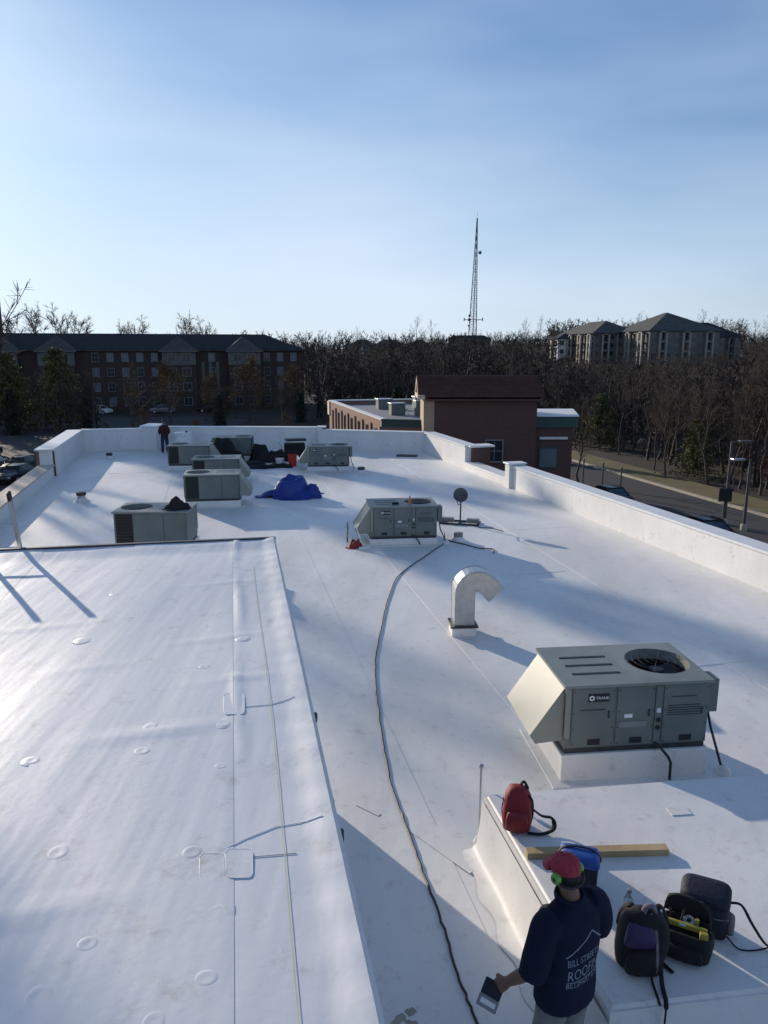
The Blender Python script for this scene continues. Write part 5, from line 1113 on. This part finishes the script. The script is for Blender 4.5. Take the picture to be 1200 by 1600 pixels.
# ------------------------------------------------------------------ street lamps and cars
def lamp(label, loc, h_, arm, rz, lit):
    t = thing('street_lamp', label, 'street lamp', loc, rz, 'parking lot lamps')
    MB().lathe([(.20, 0), (.20, .35), (.12, .42)], 12).build('base', 'concrete', t); MB().tube([(0, 0, .4), (0, 0, h_)], [.10, .07], 10).build('pole', 'pole', t, smooth=True)
    MB().tube([(0, 0, h_ - .1), (-arm * .45, 0, h_)], .04, 6).build('arm', 'pole', t); MB().bev((-arm * .75, 0, h_), (arm * .7, .34, .13), .03).build('head', 'pole' if not lit else 'galv', t)
lamp('slim lamp post with pale head at the right edge above the parapet', (22.5, 45.6, GZ), 4.5, 1.15, R(10), True)
lamp('dark taller lamp post just left of the pale-headed one', (22.0, 47.2, GZ), 5.4, -1.1, R(0), False)
t = thing('road_sign', 'dark square sign board on a post beside the lamp posts', 'sign', (21.8, 47.0, GZ), R(-10))
MB().tube([(0, 0, 0), (0, 0, 2.4)], .05, 8).build('post', 'pole', t); MB().bev((0, -.06, 2.0), (.8, .05, .85), .02).build('board', 'black', t)
for i, (u, v, z1_) in enumerate([(910, 765, .9), (940, 772, .9), (968, 782, 1.0)]):
    X, Y = unp(u, v, GZ); t = thing('bollard_post', ['thin dark post by the road, nearest the brick building', 'thin dark post by the road, middle of three', 'thin dark post by the road, right of three'][i], 'post', (X, Y, GZ)); MB().tube([(0, 0, 0), (0, 0, 2.4)], .06, 8).build('pole', 'pole', t); MB().bev((0, 0, 2.45), (.14, .14, .12), .03).build('cap', 'pole', t)

def car(label, loc, rz, paint, group='parked cars'):
    t = thing('parked_car', label, 'car', loc, rz, group); Lc, Wc = 4.5, 1.8
    def ring(x, w_, zb, zt, zs): return [(x, -w_ * .92, zb), (x, -w_, (zb + zs) / 2), (x, -w_ * .97, zs), (x, -w_ * .80, zt), (x, w_ * .80, zt), (x, w_ * .97, zs), (x, w_, (zb + zs) / 2), (x, w_ * .92, zb)]
    w_ = Wc / 2; xs_ = [(-2.25, .72, .40, .62, .58), (-2.18, .84, .26, .80, .70), (-1.6, .9, .22, .93, .82), (-.9, .9, .2, .97, .86), (.9, .9, .2, .98, .88), (1.7, .9, .22, 1.0, .9), (2.15, .84, .26, .96, .86), (2.25, .76, .42, .80, .74)]
    MB().loft([ring(x, q, zb, zt, zs) for x, q, zb, zt, zs in xs_]).build('body', paint, t, smooth=True)
    MB().loft([ring(x, q, .93, zt, .99) for x, q, zt in [(-1.05, .80, .97), (-.35, .76, 1.38), (.2, .75, 1.45), (.9, .75, 1.42), (1.75, .79, 1.0)]]).build('window_band', 'glass', t, smooth=True)
    MB().loft([[(x, -.62, z), (x, .62, z), (x, .58, z + .03), (x, -.58, z + .03)] for x, z in [(-.42, 1.37), (.2, 1.445), (.95, 1.415)]]).build('roof', paint, t, smooth=True)
    for s_ in (-1, 1):
        MB().tube([(-1.05, s_ * .79, .98), (-.35, s_ * .63, 1.40), (.2, s_ * .62, 1.465), (.9, s_ * .62, 1.435), (1.75, s_ * .66, 1.02)], .035, 6).build('roof_rail', paint, t, smooth=True)
        for x in (-1.4, 1.35):
            wh = MB().lathe([(.24, -.1), (.32, -.09), (.33, 0), (.32, .09), (.24, .1)], 22, Matrix.Translation((x, s_ * .82, .33)) @ Matrix.Rotation(R(90), 4, 'X')).build('wheel', 'rubber', t, smooth=True)
            MB().lathe([(.0005, .095), (.2, .10), (.23, .085)], 16, Matrix.Translation((x, s_ * .83, .33)) @ Matrix.Rotation(R(-90 * s_), 4, 'X'), cap=False).build('rim', 'alu', wh)
        MB().bev((-2.16, s_ * .62, .66), (.14, .30, .12), .03).build('headlight', 'lampw', t); MB().bev((2.18, s_ * .66, .80), (.12, .26, .14), .03).build('taillight', 'lampr', t)
        MB().bev((-.95, s_ * .95, .98), (.12, .18, .12), .03).build('mirror', paint, t)
    return t
ka = math.atan2(KD.y, KD.x)
X, Y = unp(950, 764, GZ + 1.2); car('black car on the road just beyond the right parapet, farther one', (X, Y, GZ + .03), ka, 'carblk', 'cars on the road')
X, Y = unp(1097, 814, GZ + 1.2); car('black car on the road beyond the right parapet, nearer the lamp posts', (X, Y, GZ + .03), ka, 'carblk', 'cars on the road')
for i, (x, y, pm, lb) in enumerate([(-33.6, 68.8, 'carblk', 'black parked car nearest the left brick parapet end'), (-36.5, 68.8, 'carblue', 'dark blue parked car, second from the parapet end at left'), (-31.5, 63.5, 'carblk', 'black parked car showing lowest behind the left parapet coping'), (-34.4, 63.2, 'cargrey', 'grey parked car at the left photo edge behind the coping'), (-42.0, 78, 'carblue', 'dark parked car far back in the left parking lot')]):
    car(lb, (x, y, GZ + .03), R(96 if i % 2 else 84), pm)
car('white car parked before the long apartment block', (-50.5, 134, GZ + .03), R(160), 'carwhite')
car('silver car parked before the apartment block right of the white car', (-40, 136, GZ + .03), R(20), 'cargrey')
car('dark car parked before the apartment block beneath the brown tree', (-32, 138, GZ + .03), R(20), 'carblk')

# ------------------------------------------------------------------ trees
def tubes_np(segs, n):
    """segs: list of (p0, p1, r0, r1) -> verts, faces (n-sided, open)"""
    P0 = np.array([s_[0] for s_ in segs]); P1 = np.array([s_[1] for s_ in segs]); r0 = np.array([s_[2] for s_ in segs]); r1 = np.array([s_[3] for s_ in segs])
    d = P1 - P0; d /= np.linalg.norm(d, axis=1)[:, None] + 1e-9
    ref = np.where(np.abs(d[:, 2:3]) < .9, np.array([[0, 0, 1.0]]), np.array([[1.0, 0, 0]])); a = np.cross(d, ref); a /= np.linalg.norm(a, axis=1)[:, None]; b = np.cross(a, d)
    V = []; 
    for P_, r_ in ((P0, r0), (P1, r1)):
        for k_ in range(n):
            t_ = 2 * math.pi * k_ / n; V.append(P_ + (a * math.cos(t_) + b * math.sin(t_)) * r_[:, None])
    V = np.stack(V, 1).reshape(-1, 3); N_ = len(segs); base = np.arange(N_)[:, None] * (2 * n)
    F = np.concatenate([base + np.array([[k_, (k_ + 1) % n, n + (k_ + 1) % n, n + k_]]) for k_ in range(n)], 0)
    return V, F
def npmesh(name, parts):
    V = np.concatenate([p[0] for p in parts]); F = []; o = 0
    nv = [len(p[0]) for p in parts]; tot = []; idx = []
    for p in parts: idx.append((p[1] + o).ravel()); tot.append(np.full(len(p[1]), p[1].shape[1])); o += len(p[0])
    idx = np.concatenate(idx); tot = np.concatenate(tot); me = bpy.data.meshes.new(name)
    me.vertices.add(len(V)); me.vertices.foreach_set('co', V.astype(np.float32).ravel()); me.loops.add(len(idx)); me.loops.foreach_set('vertex_index', idx.astype(np.int32))
    me.polygons.add(len(tot)); me.polygons.foreach_set('loop_start', np.concatenate([[0], np.cumsum(tot)[:-1]]).astype(np.int32)); me.polygons.foreach_set('loop_total', tot.astype(np.int32)); me.update(calc_edges=True); me.validate(); return me
def grow(rg, h, spread, n1, n2, n3, r0, lo=.28, rise=.8):
    trunk, limbs, twigs = [], [], []
    p = np.zeros(3); pts = [p.copy()]; m = 8
    for i in range(m): p = p + np.array([rg.normal(0, .018 * h), rg.normal(0, .018 * h), h * .84 / m]); pts.append(p.copy())
    rad = [r0 * (1 - .82 * (i / m)) for i in range(m + 1)]; rad[0] *= 1.25
    for i in range(m): trunk.append((pts[i], pts[i + 1], rad[i], rad[i + 1]))
    def at(t): i = min(m - 1, int(t * m)); f = t * m - i; return pts[i] * (1 - f) + pts[i + 1] * f, rad[i] * (1 - f) + rad[i + 1] * f
    az = rg.uniform(0, 6.28)
    for k_ in range(n1):
        t = lo + (1 - lo) * (k_ + rg.uniform(0, .8)) / n1; t = min(t, 1.0); b0, br_ = at(t); az += 2.4 + rg.normal(0, .4)
        el = R(25 + 45 * t + rg.normal(0, 9)); Ln = spread * (1.1 - .62 * ((t - lo) / (1 - lo))) * rg.uniform(.75, 1.15)
        d = np.array([math.cos(az) * math.cos(el), math.sin(az) * math.cos(el), math.sin(el) * rise]); q = b0.copy(); lp = [q.copy()]; r_ = br_ * .55
        for j in range(4):
            d = d + np.array([rg.normal(0, .14), rg.normal(0, .14), .10 + rg.normal(0, .08)]); d /= np.linalg.norm(d); q2 = q + d * Ln / 4
            limbs.append((q, q2, r_ * (1 - .2 * j), r_ * (1 - .2 * (j + 1)))); q = q2; lp.append(q.copy())
        for k2 in range(n2):
            t2 = rg.uniform(.22, 1.0); i = min(3, int(t2 * 4)); b2 = lp[i] * (1 - (t2 * 4 - i)) + lp[i + 1] * (t2 * 4 - i)
            d2 = d + rg.normal(0, .62, 3); d2[2] = abs(d2[2]) * .6 + .25; d2 /= np.linalg.norm(d2); L2 = Ln * rg.uniform(.22, .5); q = b2; r2 = r_ * .35 * (1.1 - .6 * t2); sp = [q]
            for j in range(2):
                d2 = d2 + rg.normal(0, .2, 3) + np.array([0, 0, .12]); d2 /= np.linalg.norm(d2); q2 = q + d2 * L2 / 2; limbs.append((q, q2, r2 * (1 - .35 * j), r2 * (.65 - .35 * j))); q = q2; sp.append(q)
            for k3 in range(n3):
                t3 = rg.uniform(.15, 1.0); i = min(1, int(t3 * 2)); b3 = sp[i] * (1 - (t3 * 2 - i)) + sp[i + 1] * (t3 * 2 - i)
                d3 = d2 + rg.normal(0, .6, 3); d3 /= np.linalg.norm(d3); L3 = L2 * rg.uniform(.25, .6); twigs.append((b3, b3 + d3 * L3, max(.010, r2 * .35), .004))
    return trunk, limbs, twigs
def leafcloud(rg, anchors, per, size, spread, droop=0.0):
    A = anchors[rg.randint(0, len(anchors), per)] + rg.normal(0, spread, (per, 3)); A[:, 2] -= droop
    u_ = rg.normal(0, 1, (per, 3)); u_ /= np.linalg.norm(u_, axis=1)[:, None]; w_ = rg.normal(0, 1, (per, 3)); w_ -= (w_ * u_).sum(1)[:, None] * u_; w_ /= np.linalg.norm(w_, axis=1)[:, None]
    sz = size * rg.uniform(.5, 1.3, (per, 1)); V = np.stack([A - u_ * sz, A - w_ * sz * .55, A + u_ * sz, A + w_ * sz * .55], 1).reshape(-1, 3)
    return V, np.arange(per * 4).reshape(-1, 4)
class Kind: pass
def bare_kind(seed, h, spread, n1=15, n2=9, n3=8, r0=.2, lo=.28, leaves=0, leafmat=None, lsize=.12, rise=.8, barkm='bark', twm='twig', twr=0.0):
    rg = np.random.RandomState(seed); tr, li, tw = grow(rg, h, spread, n1, n2, n3, r0, lo, rise); K = Kind()
    if twr: tw = [(a, b, twr, twr * .4) for a, b, c, d in tw]; li = [(a, b, max(c, twr * 1.4), max(d, twr * 1.1)) for a, b, c, d in li]
    K.trunk = npmesh('trunk', [tubes_np(tr, 8)]); K.trunk.materials.append(M[barkm])
    parts = [tubes_np(li, 4), tubes_np(tw, 3)]; K.crown = npmesh('crown', parts); K.crown.materials.append(M[twm]); K.leaves = None
    if leaves:
        anc = np.array([t[1] for t in tw]); K.leaves = npmesh('leaves', [leafcloud(rg, anc, leaves, lsize, .22)]); K.leaves.materials.append(M[leafmat])
    return K
def ever_kind(seed, h, rad, whorls, per, leafm, needles=26, lo=.12, ragged=.25):
    rg = np.random.RandomState(seed); K = Kind(); segs = [(np.array([0, 0, h * i / 8]), np.array([0, 0, h * (i + 1) / 8]), .03 * h * .6 * (1 - i / 8.3), .03 * h * .6 * (1 - (i + 1) / 8.3)) for i in range(8)]
    K.trunk = npmesh('trunk', [tubes_np(segs, 8)]); K.trunk.materials.append(M['bark']); br_ = []; V = []
    for w_ in range(whorls):
        t = lo + (1 - lo) * w_ / whorls; z = h * t; rr = rad * (1 - t) ** .8 * rg.uniform(1 - ragged, 1 + ragged * .6) + .15
        for k_ in range(per):
            a = 2 * math.pi * (k_ + rg.uniform(0, 1)) / per; ln = rr * rg.uniform(.7, 1.15); tip = np.array([math.cos(a) * ln, math.sin(a) * ln, z - ln * .12 + rg.normal(0, .1)]); b0 = np.array([0, 0, z]); br_.append((b0, tip, .045, .012))
            for q in range(needles):
                f = rg.uniform(.2, 1.03); c = b0 * (1 - f) + tip * f + rg.normal(0, .11 + .03 * ln, 3); V.append(c)
    K.crown = npmesh('crown', [tubes_np(br_, 4)]); K.crown.materials.append(M['bark'])
    K.leaves = npmesh('needles', [leafcloud(rg, np.array(V), len(V) * 2, .17 * h / 11 + .04, .10)]); K.leaves.materials.append(M[leafm]); return K
def put_tree(K, name, label, cat, x, y, s_=1.0, rz=0.0, group=None, z=None, sz=1.0, leafname='foliage'):
    t = thing(name, label, cat, (x, y, float(g(x, y)) - .1 if z is None else z), rz, group); t.scale = (s_, s_, s_ * sz)
    link('trunk', K.trunk, None, t); link('crown', K.crown, None, t)
    if K.leaves: link(leafname, K.leaves, None, t)
    return t
KB = [bare_kind(100 + i, 15 + i % 3, 5.2 + .5 * (i % 2), n1=15, n2=9, n3=9, r0=.19) for i in range(5)]
KT = [bare_kind(140 + i, 17, 4.2, n1=13, n2=8, n3=8, r0=.17, lo=.45) for i in range(3)]
rg = np.random.RandomState(42)
def verge_off(x, y): return (Vector((x, y, 0)) - K0).dot(KN)
# named trees along the verge
VT = [(905, 775, 'slim pale-trunked bare tree on the grass verge, farthest left', 8.5, 0), (1040, 765, 'small bare tree at the wood edge behind the verge', 8.0, 1), (1108, 776, 'pale forked bare tree on the verge behind the dark sign', 8.5, 2), (1145, 785, 'thin leaning bare sapling right of the dark sign', 5.5, 3)]
for u, v, lb, h_, ki in VT:
    X, Y = unp(u, v - 18, GZ); put_tree(KB[ki], 'bare_tree', lb, 'tree', X, Y, h_ / 15.5, ki * 1.3)
# wood edge and wood slope: individual bare trees
n_in = 0; pts = []
tries = 0
def ztop(x, y, r_):
    u = 600 + FPX * x / y
    if u < 850: return 5 + y * (-.03 + .060 * r_)
    if u < 1150: return 5 + y * (-.055 + .053 * r_) if y < 255 else 5 + y * (.005 + .04 * r_)
    return 5 + y * (-.03 + .06 * r_)
while n_in < 270 and tries < 20000:
    tries += 1
    y = 48 + 170 * rg.rand() ** 1.9; x = rg.uniform(-8, 150) if y > 95 else rg.uniform(18, 100)
    if x > y * .60 + 5 or x < -.12 * y - 2: continue
    if y < 118 and verge_off(x, y) < 4.6: continue
    if -8 < x < 16 and y < 82: continue
    if any((x - a) ** 2 + (y - b) ** 2 < (1.3 + y * .008) ** 2 for a, b in pts): continue
    pts.append((x, y)); ki = rg.randint(8); K = (KB + KT)[ki]; hk = (15, 16, 17, 15, 16, 17, 17, 17)[ki]
    hgt = max(5.5, ztop(x, y, rg.rand()) - float(g(x, y))); s_ = max(.5, hgt / hk)
    put_tree(K, 'bare_tree', 'bare grey-brown tree standing in the hillside wood behind the road', 'tree', x, y, s_, rg.uniform(0, 6.28), 'bare trees of the hillside wood', sz=hgt / hk / s_); n_in += 1
for i in range(16):
    y = rg.uniform(205, 236); u = 868 + 17.5 * i + rg.uniform(-5, 5); x = (u - 600) / FPX * y; hgt = 5 + y * rg.uniform(-.004, .022) - float(g(x, y))
    put_tree(KB[i % 5], 'bare_tree', 'bare tree directly in front of the hillside apartments', 'tree', x, y, hgt / 16, i * 1.3, 'bare trees before the hillside apartments')
# skyline trees on the far hill right of the tower
for i, (u, d_, zt_) in enumerate([(815, 330, .047), (838, 330, .05), (858, 335, .036), (650, 430, .05), (672, 440, .044), (560, 430, .034), (985, 330, .055), (1000, 335, .05), (1085, 320, .058), (1100, 325, .05), (1165, 300, .045), (1185, 300, .05), (1198, 290, .044)]):
    x = (u - 600) / FPX * d_; hgt = 5 + d_ * zt_ - float(g(x, d_))
    put_tree(KT[i % 3], 'bare_tree', 'bare tree rising above the hill skyline', 'tree', x, d_, hgt / 17.5, i * 1.9, 'bare skyline trees on the hill')
# the far wood: one mass
def ribbons(segs, r2):
    P0 = np.array([q[0] for q in segs]); P1 = np.array([q[1] for q in segs]); a = np.array([q[2] for q in segs])[:, None]; b = np.array([q[3] for q in segs])[:, None]
    d = P1 - P0; w_ = np.cross(d, r2.normal(0, 1, d.shape)); w_ /= np.linalg.norm(w_, axis=1)[:, None] + 1e-9
    return np.stack([P0 - w_ * a, P0 + w_ * a, P1 + w_ * b, P1 - w_ * b], 1).reshape(-1, 3), np.arange(len(segs) * 4).reshape(-1, 4)
def low_kind(seed):
    r2 = np.random.RandomState(seed); tr, li, tw = grow(r2, 13.5, 4.6, 9, 4, 5, .2, .12); tr = [(tr[0][0], tr[3][1], tr[0][2], tr[3][3]), (tr[4][0], tr[7][1], tr[4][2], tr[7][3])]
    tw = [(a, b, .07, .02) for a, b, c, d in tw]; li = [(a, b, max(c, .08), max(d, .05)) for a, b, c, d in li]
    return [tubes_np(tr, 4), ribbons(li, r2), ribbons(tw, r2)]
LK = []
for i in range(6):
    ps = low_kind(500 + i); o = 0; V = np.concatenate([p[0] for p in ps]); F = []
    for p in ps: F.append(p[1] + o); o += len(p[0])
    LK.append((V, np.concatenate(F)))
acc = []; nfar = 0
while nfar < 2700:
    q = rg.rand()
    y = rg.uniform(60, 130) if q < .16 else rg.uniform(95, 260) if q < .5 else rg.uniform(240, 520) if q < .85 else rg.uniform(440, 570); x = rg.uniform(-.14 * y - 25, .57 * y + 15)
    if x < -.09 * y and y < 190: continue
    if x < 16 and y < 98 or x > .58 * y + 4: continue
    if y < 118 and verge_off(x, y) < 7: continue
    if 62 < x < 134 and 236 < y < 302: continue
    V, F = LK[rg.randint(6)]; hgt = max(4.0, ztop(x, y, rg.rand() ** .8) - float(g(x, y))); hgt = min(hgt, 17); s_ = max(hgt / 13.5, .75); a = rg.uniform(0, 6.28); c_, si = math.cos(a), math.sin(a)
    V2 = np.stack([(V[:, 0] * c_ - V[:, 1] * si) * s_ + x, (V[:, 0] * si + V[:, 1] * c_) * s_ + y, V[:, 2] * hgt / 14.5 + float(g(x, y)) - .2], 1); acc.append((V2, F)); nfar += 1
me = npmesh('far_wood', acc); me.materials.append(M['wood_far'])
tag(link('far_wood', me, None), 'far brown mass of bare winter woodland covering the hill', 'woodland', kind='stuff')

# evergreens
KE = [ever_kind(61, 11, 5.4, 13, 8, 'pine', needles=34, ragged=.45, lo=.10), ever_kind(62, 9, 3.0, 13, 7, 'pine2', lo=.05, ragged=.5), ever_kind(63, 10, 2.4, 14, 6, 'pine2', ragged=.6)]
for x, y, s_, k_, lb in [(-46.5, 108, 1.08, 0, 'broad yellow-green pine before the apartment block, centre left'), (-52.5, 106, 1.02, 0, 'yellow-green pine at left beside the broad one'), (-56, 104, .95, 2, 'dark narrow evergreen left of the pines'), (-49.5, 100, .7, 1, 'low dark evergreen under the broad pine'), (-41.5, 106, .72, 1, 'small dark evergreen right of the broad pine'), (-24, 110, .55, 1, 'small round dark evergreen before the apartment block at right')]:
    put_tree(KE[k_], 'pine_tree' if k_ == 0 else 'evergreen_tree', lb, 'tree', x, y, s_, rg.uniform(0, 6), leafname='needles')
for i, (u, v, d_, s_, k_, lb) in enumerate([(1085, 745, 66, .5, 0, 'olive-green evergreen at the wood edge left of the lamp posts'), (875, 700, 74, .55, 1, 'dark evergreen directly right of the brick building'), (935, 690, 86, .6, 0, 'olive evergreen left of the verge trees'), (470, 640, 118, .55, 1, 'dark evergreen left of the brick wing'), (620, 600, 92, .8, 1, 'dark evergreen directly behind the brick gabled block')]):
    X = (u - 600) / FPX * (d_ * math.cos(PITCH) + 11 * math.sin(PITCH))
    put_tree(KE[k_], 'evergreen_tree', lb, 'tree', X, d_, s_, i * 1.1, leafname='needles')
KR = [bare_kind(71, 9.5, 4.0, n1=14, n2=8, n3=7, r0=.16, lo=.2, leaves=5000, leafmat='rust', lsize=.10), bare_kind(72, 3.2, 2.0, n1=14, n2=8, n3=7, r0=.07, lo=.08, leaves=4200, leafmat='redleaf', lsize=.075)]
for x, y, s_, lb in [(-33.5, 118, .98, 'rusty brown-leaved tree before the second gabled bay'), (-21.5, 120, 1.05, 'large rusty brown-leaved tree before the third gabled bay'), (-26.5, 116, .8, 'smaller brown-leaved tree between two rusty ones'), (-15, 124, .9, 'brown-leaved tree at the right end of the apartment block'), (-37.5, 112, .62, 'low brown-leaved tree right of the pines'), (-62, 112, 1.0, 'brown-leaved tree at the far left edge')]:
    put_tree(KR[0], 'oak_tree', lb, 'tree', x, y, s_, rg.uniform(0, 6), leafname='leaves')
put_tree(KR[1], 'red_shrub', 'dark red-leaved shrub at the right photo edge behind the kerb', 'shrub', 29.5, 54.0, 1.0, 0, leafname='leaves')
put_tree(KR[1], 'red_shrub', 'second dark red shrub farther right of the lamp posts', 'shrub', 31.5, 58.5, 1.15, 2, leafname='leaves')
for x, y, s_, lb in [(-38, 60, .7, 'low brown hedge shrub beyond the left parking bays'), (-22, 88, .8, 'brown shrub beyond the far parapet at left'), (-12, 92, .9, 'brown shrub beyond the far parapet centre'), (-30, 94, 1.0, 'brown shrub at the parking lot edge'), (-6, 84, .8, 'brown shrub left of the brick wing')]:
    put_tree(KR[0], 'brown_shrub', lb, 'shrub', x, y, s_ * .42, rg.uniform(0, 6), leafname='leaves')
for i in range(26):     # dark undergrowth trees between lot and apartment block
    x = -75 + 62 * (i + rg.rand()) / 26; y = rg.uniform(96, 128)
    if y > 112 and x > -54 and x < -30: y -= 14
    put_tree(KB[i % 5], 'bare_tree', 'bare tree in the row between parking lot and apartment block', 'tree', x, y, rg.uniform(.38, .62), rg.uniform(0, 6), 'bare trees before the apartment block')
KS = [bare_kind(220 + i, 16, 5.6, n1=16, n2=9, n3=10, r0=.26, lo=.3, twr=.022) for i in range(3)]
# skyline trees behind the apartment block, and the tall one at the left edge
for i, (u, d_, s_, lb) in enumerate([(30, 172, 1.2, 'bare skyline tree behind the apartment block, leftmost'), (62, 168, 1.28, 'tall rounded bare skyline tree left of the first bay roof'), (105, 175, 1.26, 'bare skyline tree above the first bay roof'), (125, 180, 1.2, 'smaller bare skyline tree right of the first bay roof'), (190, 185, 1.1, 'low bare skyline tree between first and second bay roofs'), (212, 186, 1.14, 'low bare skyline tree left of the second bay roof'), (258, 186, .95, 'tiny bare skyline tree by the second bay roof'), (300, 180, 1.2, 'bare skyline tree right of the second bay roof'), (322, 184, 1.12, 'bare skyline tree above the third bay'), (450, 230, .9, 'bare skyline tree past the right end of the block')]):
    X = (u - 600) / FPX * (d_ * math.cos(PITCH)); put_tree(KS[i % 3], 'bare_tree', lb, 'tree', X, d_, s_, i * .9)
put_tree(KS[1], 'bare_tree', 'tall bare tree cut by the left photo edge', 'tree', -42.8, 80, 1.36, .6)
# the row of tall trees beside the building (left, mostly outside the frame) whose tops shade the roof
KD2 = [bare_kind(180 + i, 33, 6.0, n1=24, n2=10, n3=8, r0=.48, lo=.42) for i in range(2)]
KD3 = [bare_kind(190 + i, 33, 4.2, n1=15, n2=6, n3=7, r0=.45, lo=.48, leaves=2600, leafmat='rust', lsize=.26) for i in range(2)]
def sunrow(c_, tau): return .777 * c_ - .629 * tau, .629 * c_ + .777 * tau      # c_: across the sun's direction, tau: towards it
for i, (c_, tau, s_) in enumerate([(5.6, 78, .9), (8.6, 82, .9), (13.6, 104, 1.0)]):
    put_tree(KD2[i % 2], 'bare_tree', 'tall bare tree in the row left of the white-roofed building', 'tree', *sunrow(c_, tau), s_, i * 1.7, 'bare trees left of the building', z=GZ - .1)
for i, (c_, tau, s_) in enumerate([(15.2, 101, 1.0), (12.0, 88, 1.0), (18.3, 114, .98), (-.4, 60, 1.0)]):
    put_tree(KD3[i % 2], 'oak_tree', 'tall brown-leaved tree in the row left of the white-roofed building', 'tree', *sunrow(c_, tau), s_, i * 2.1, 'brown-leaved trees left of the building', z=GZ - .1, leafname='leaves')
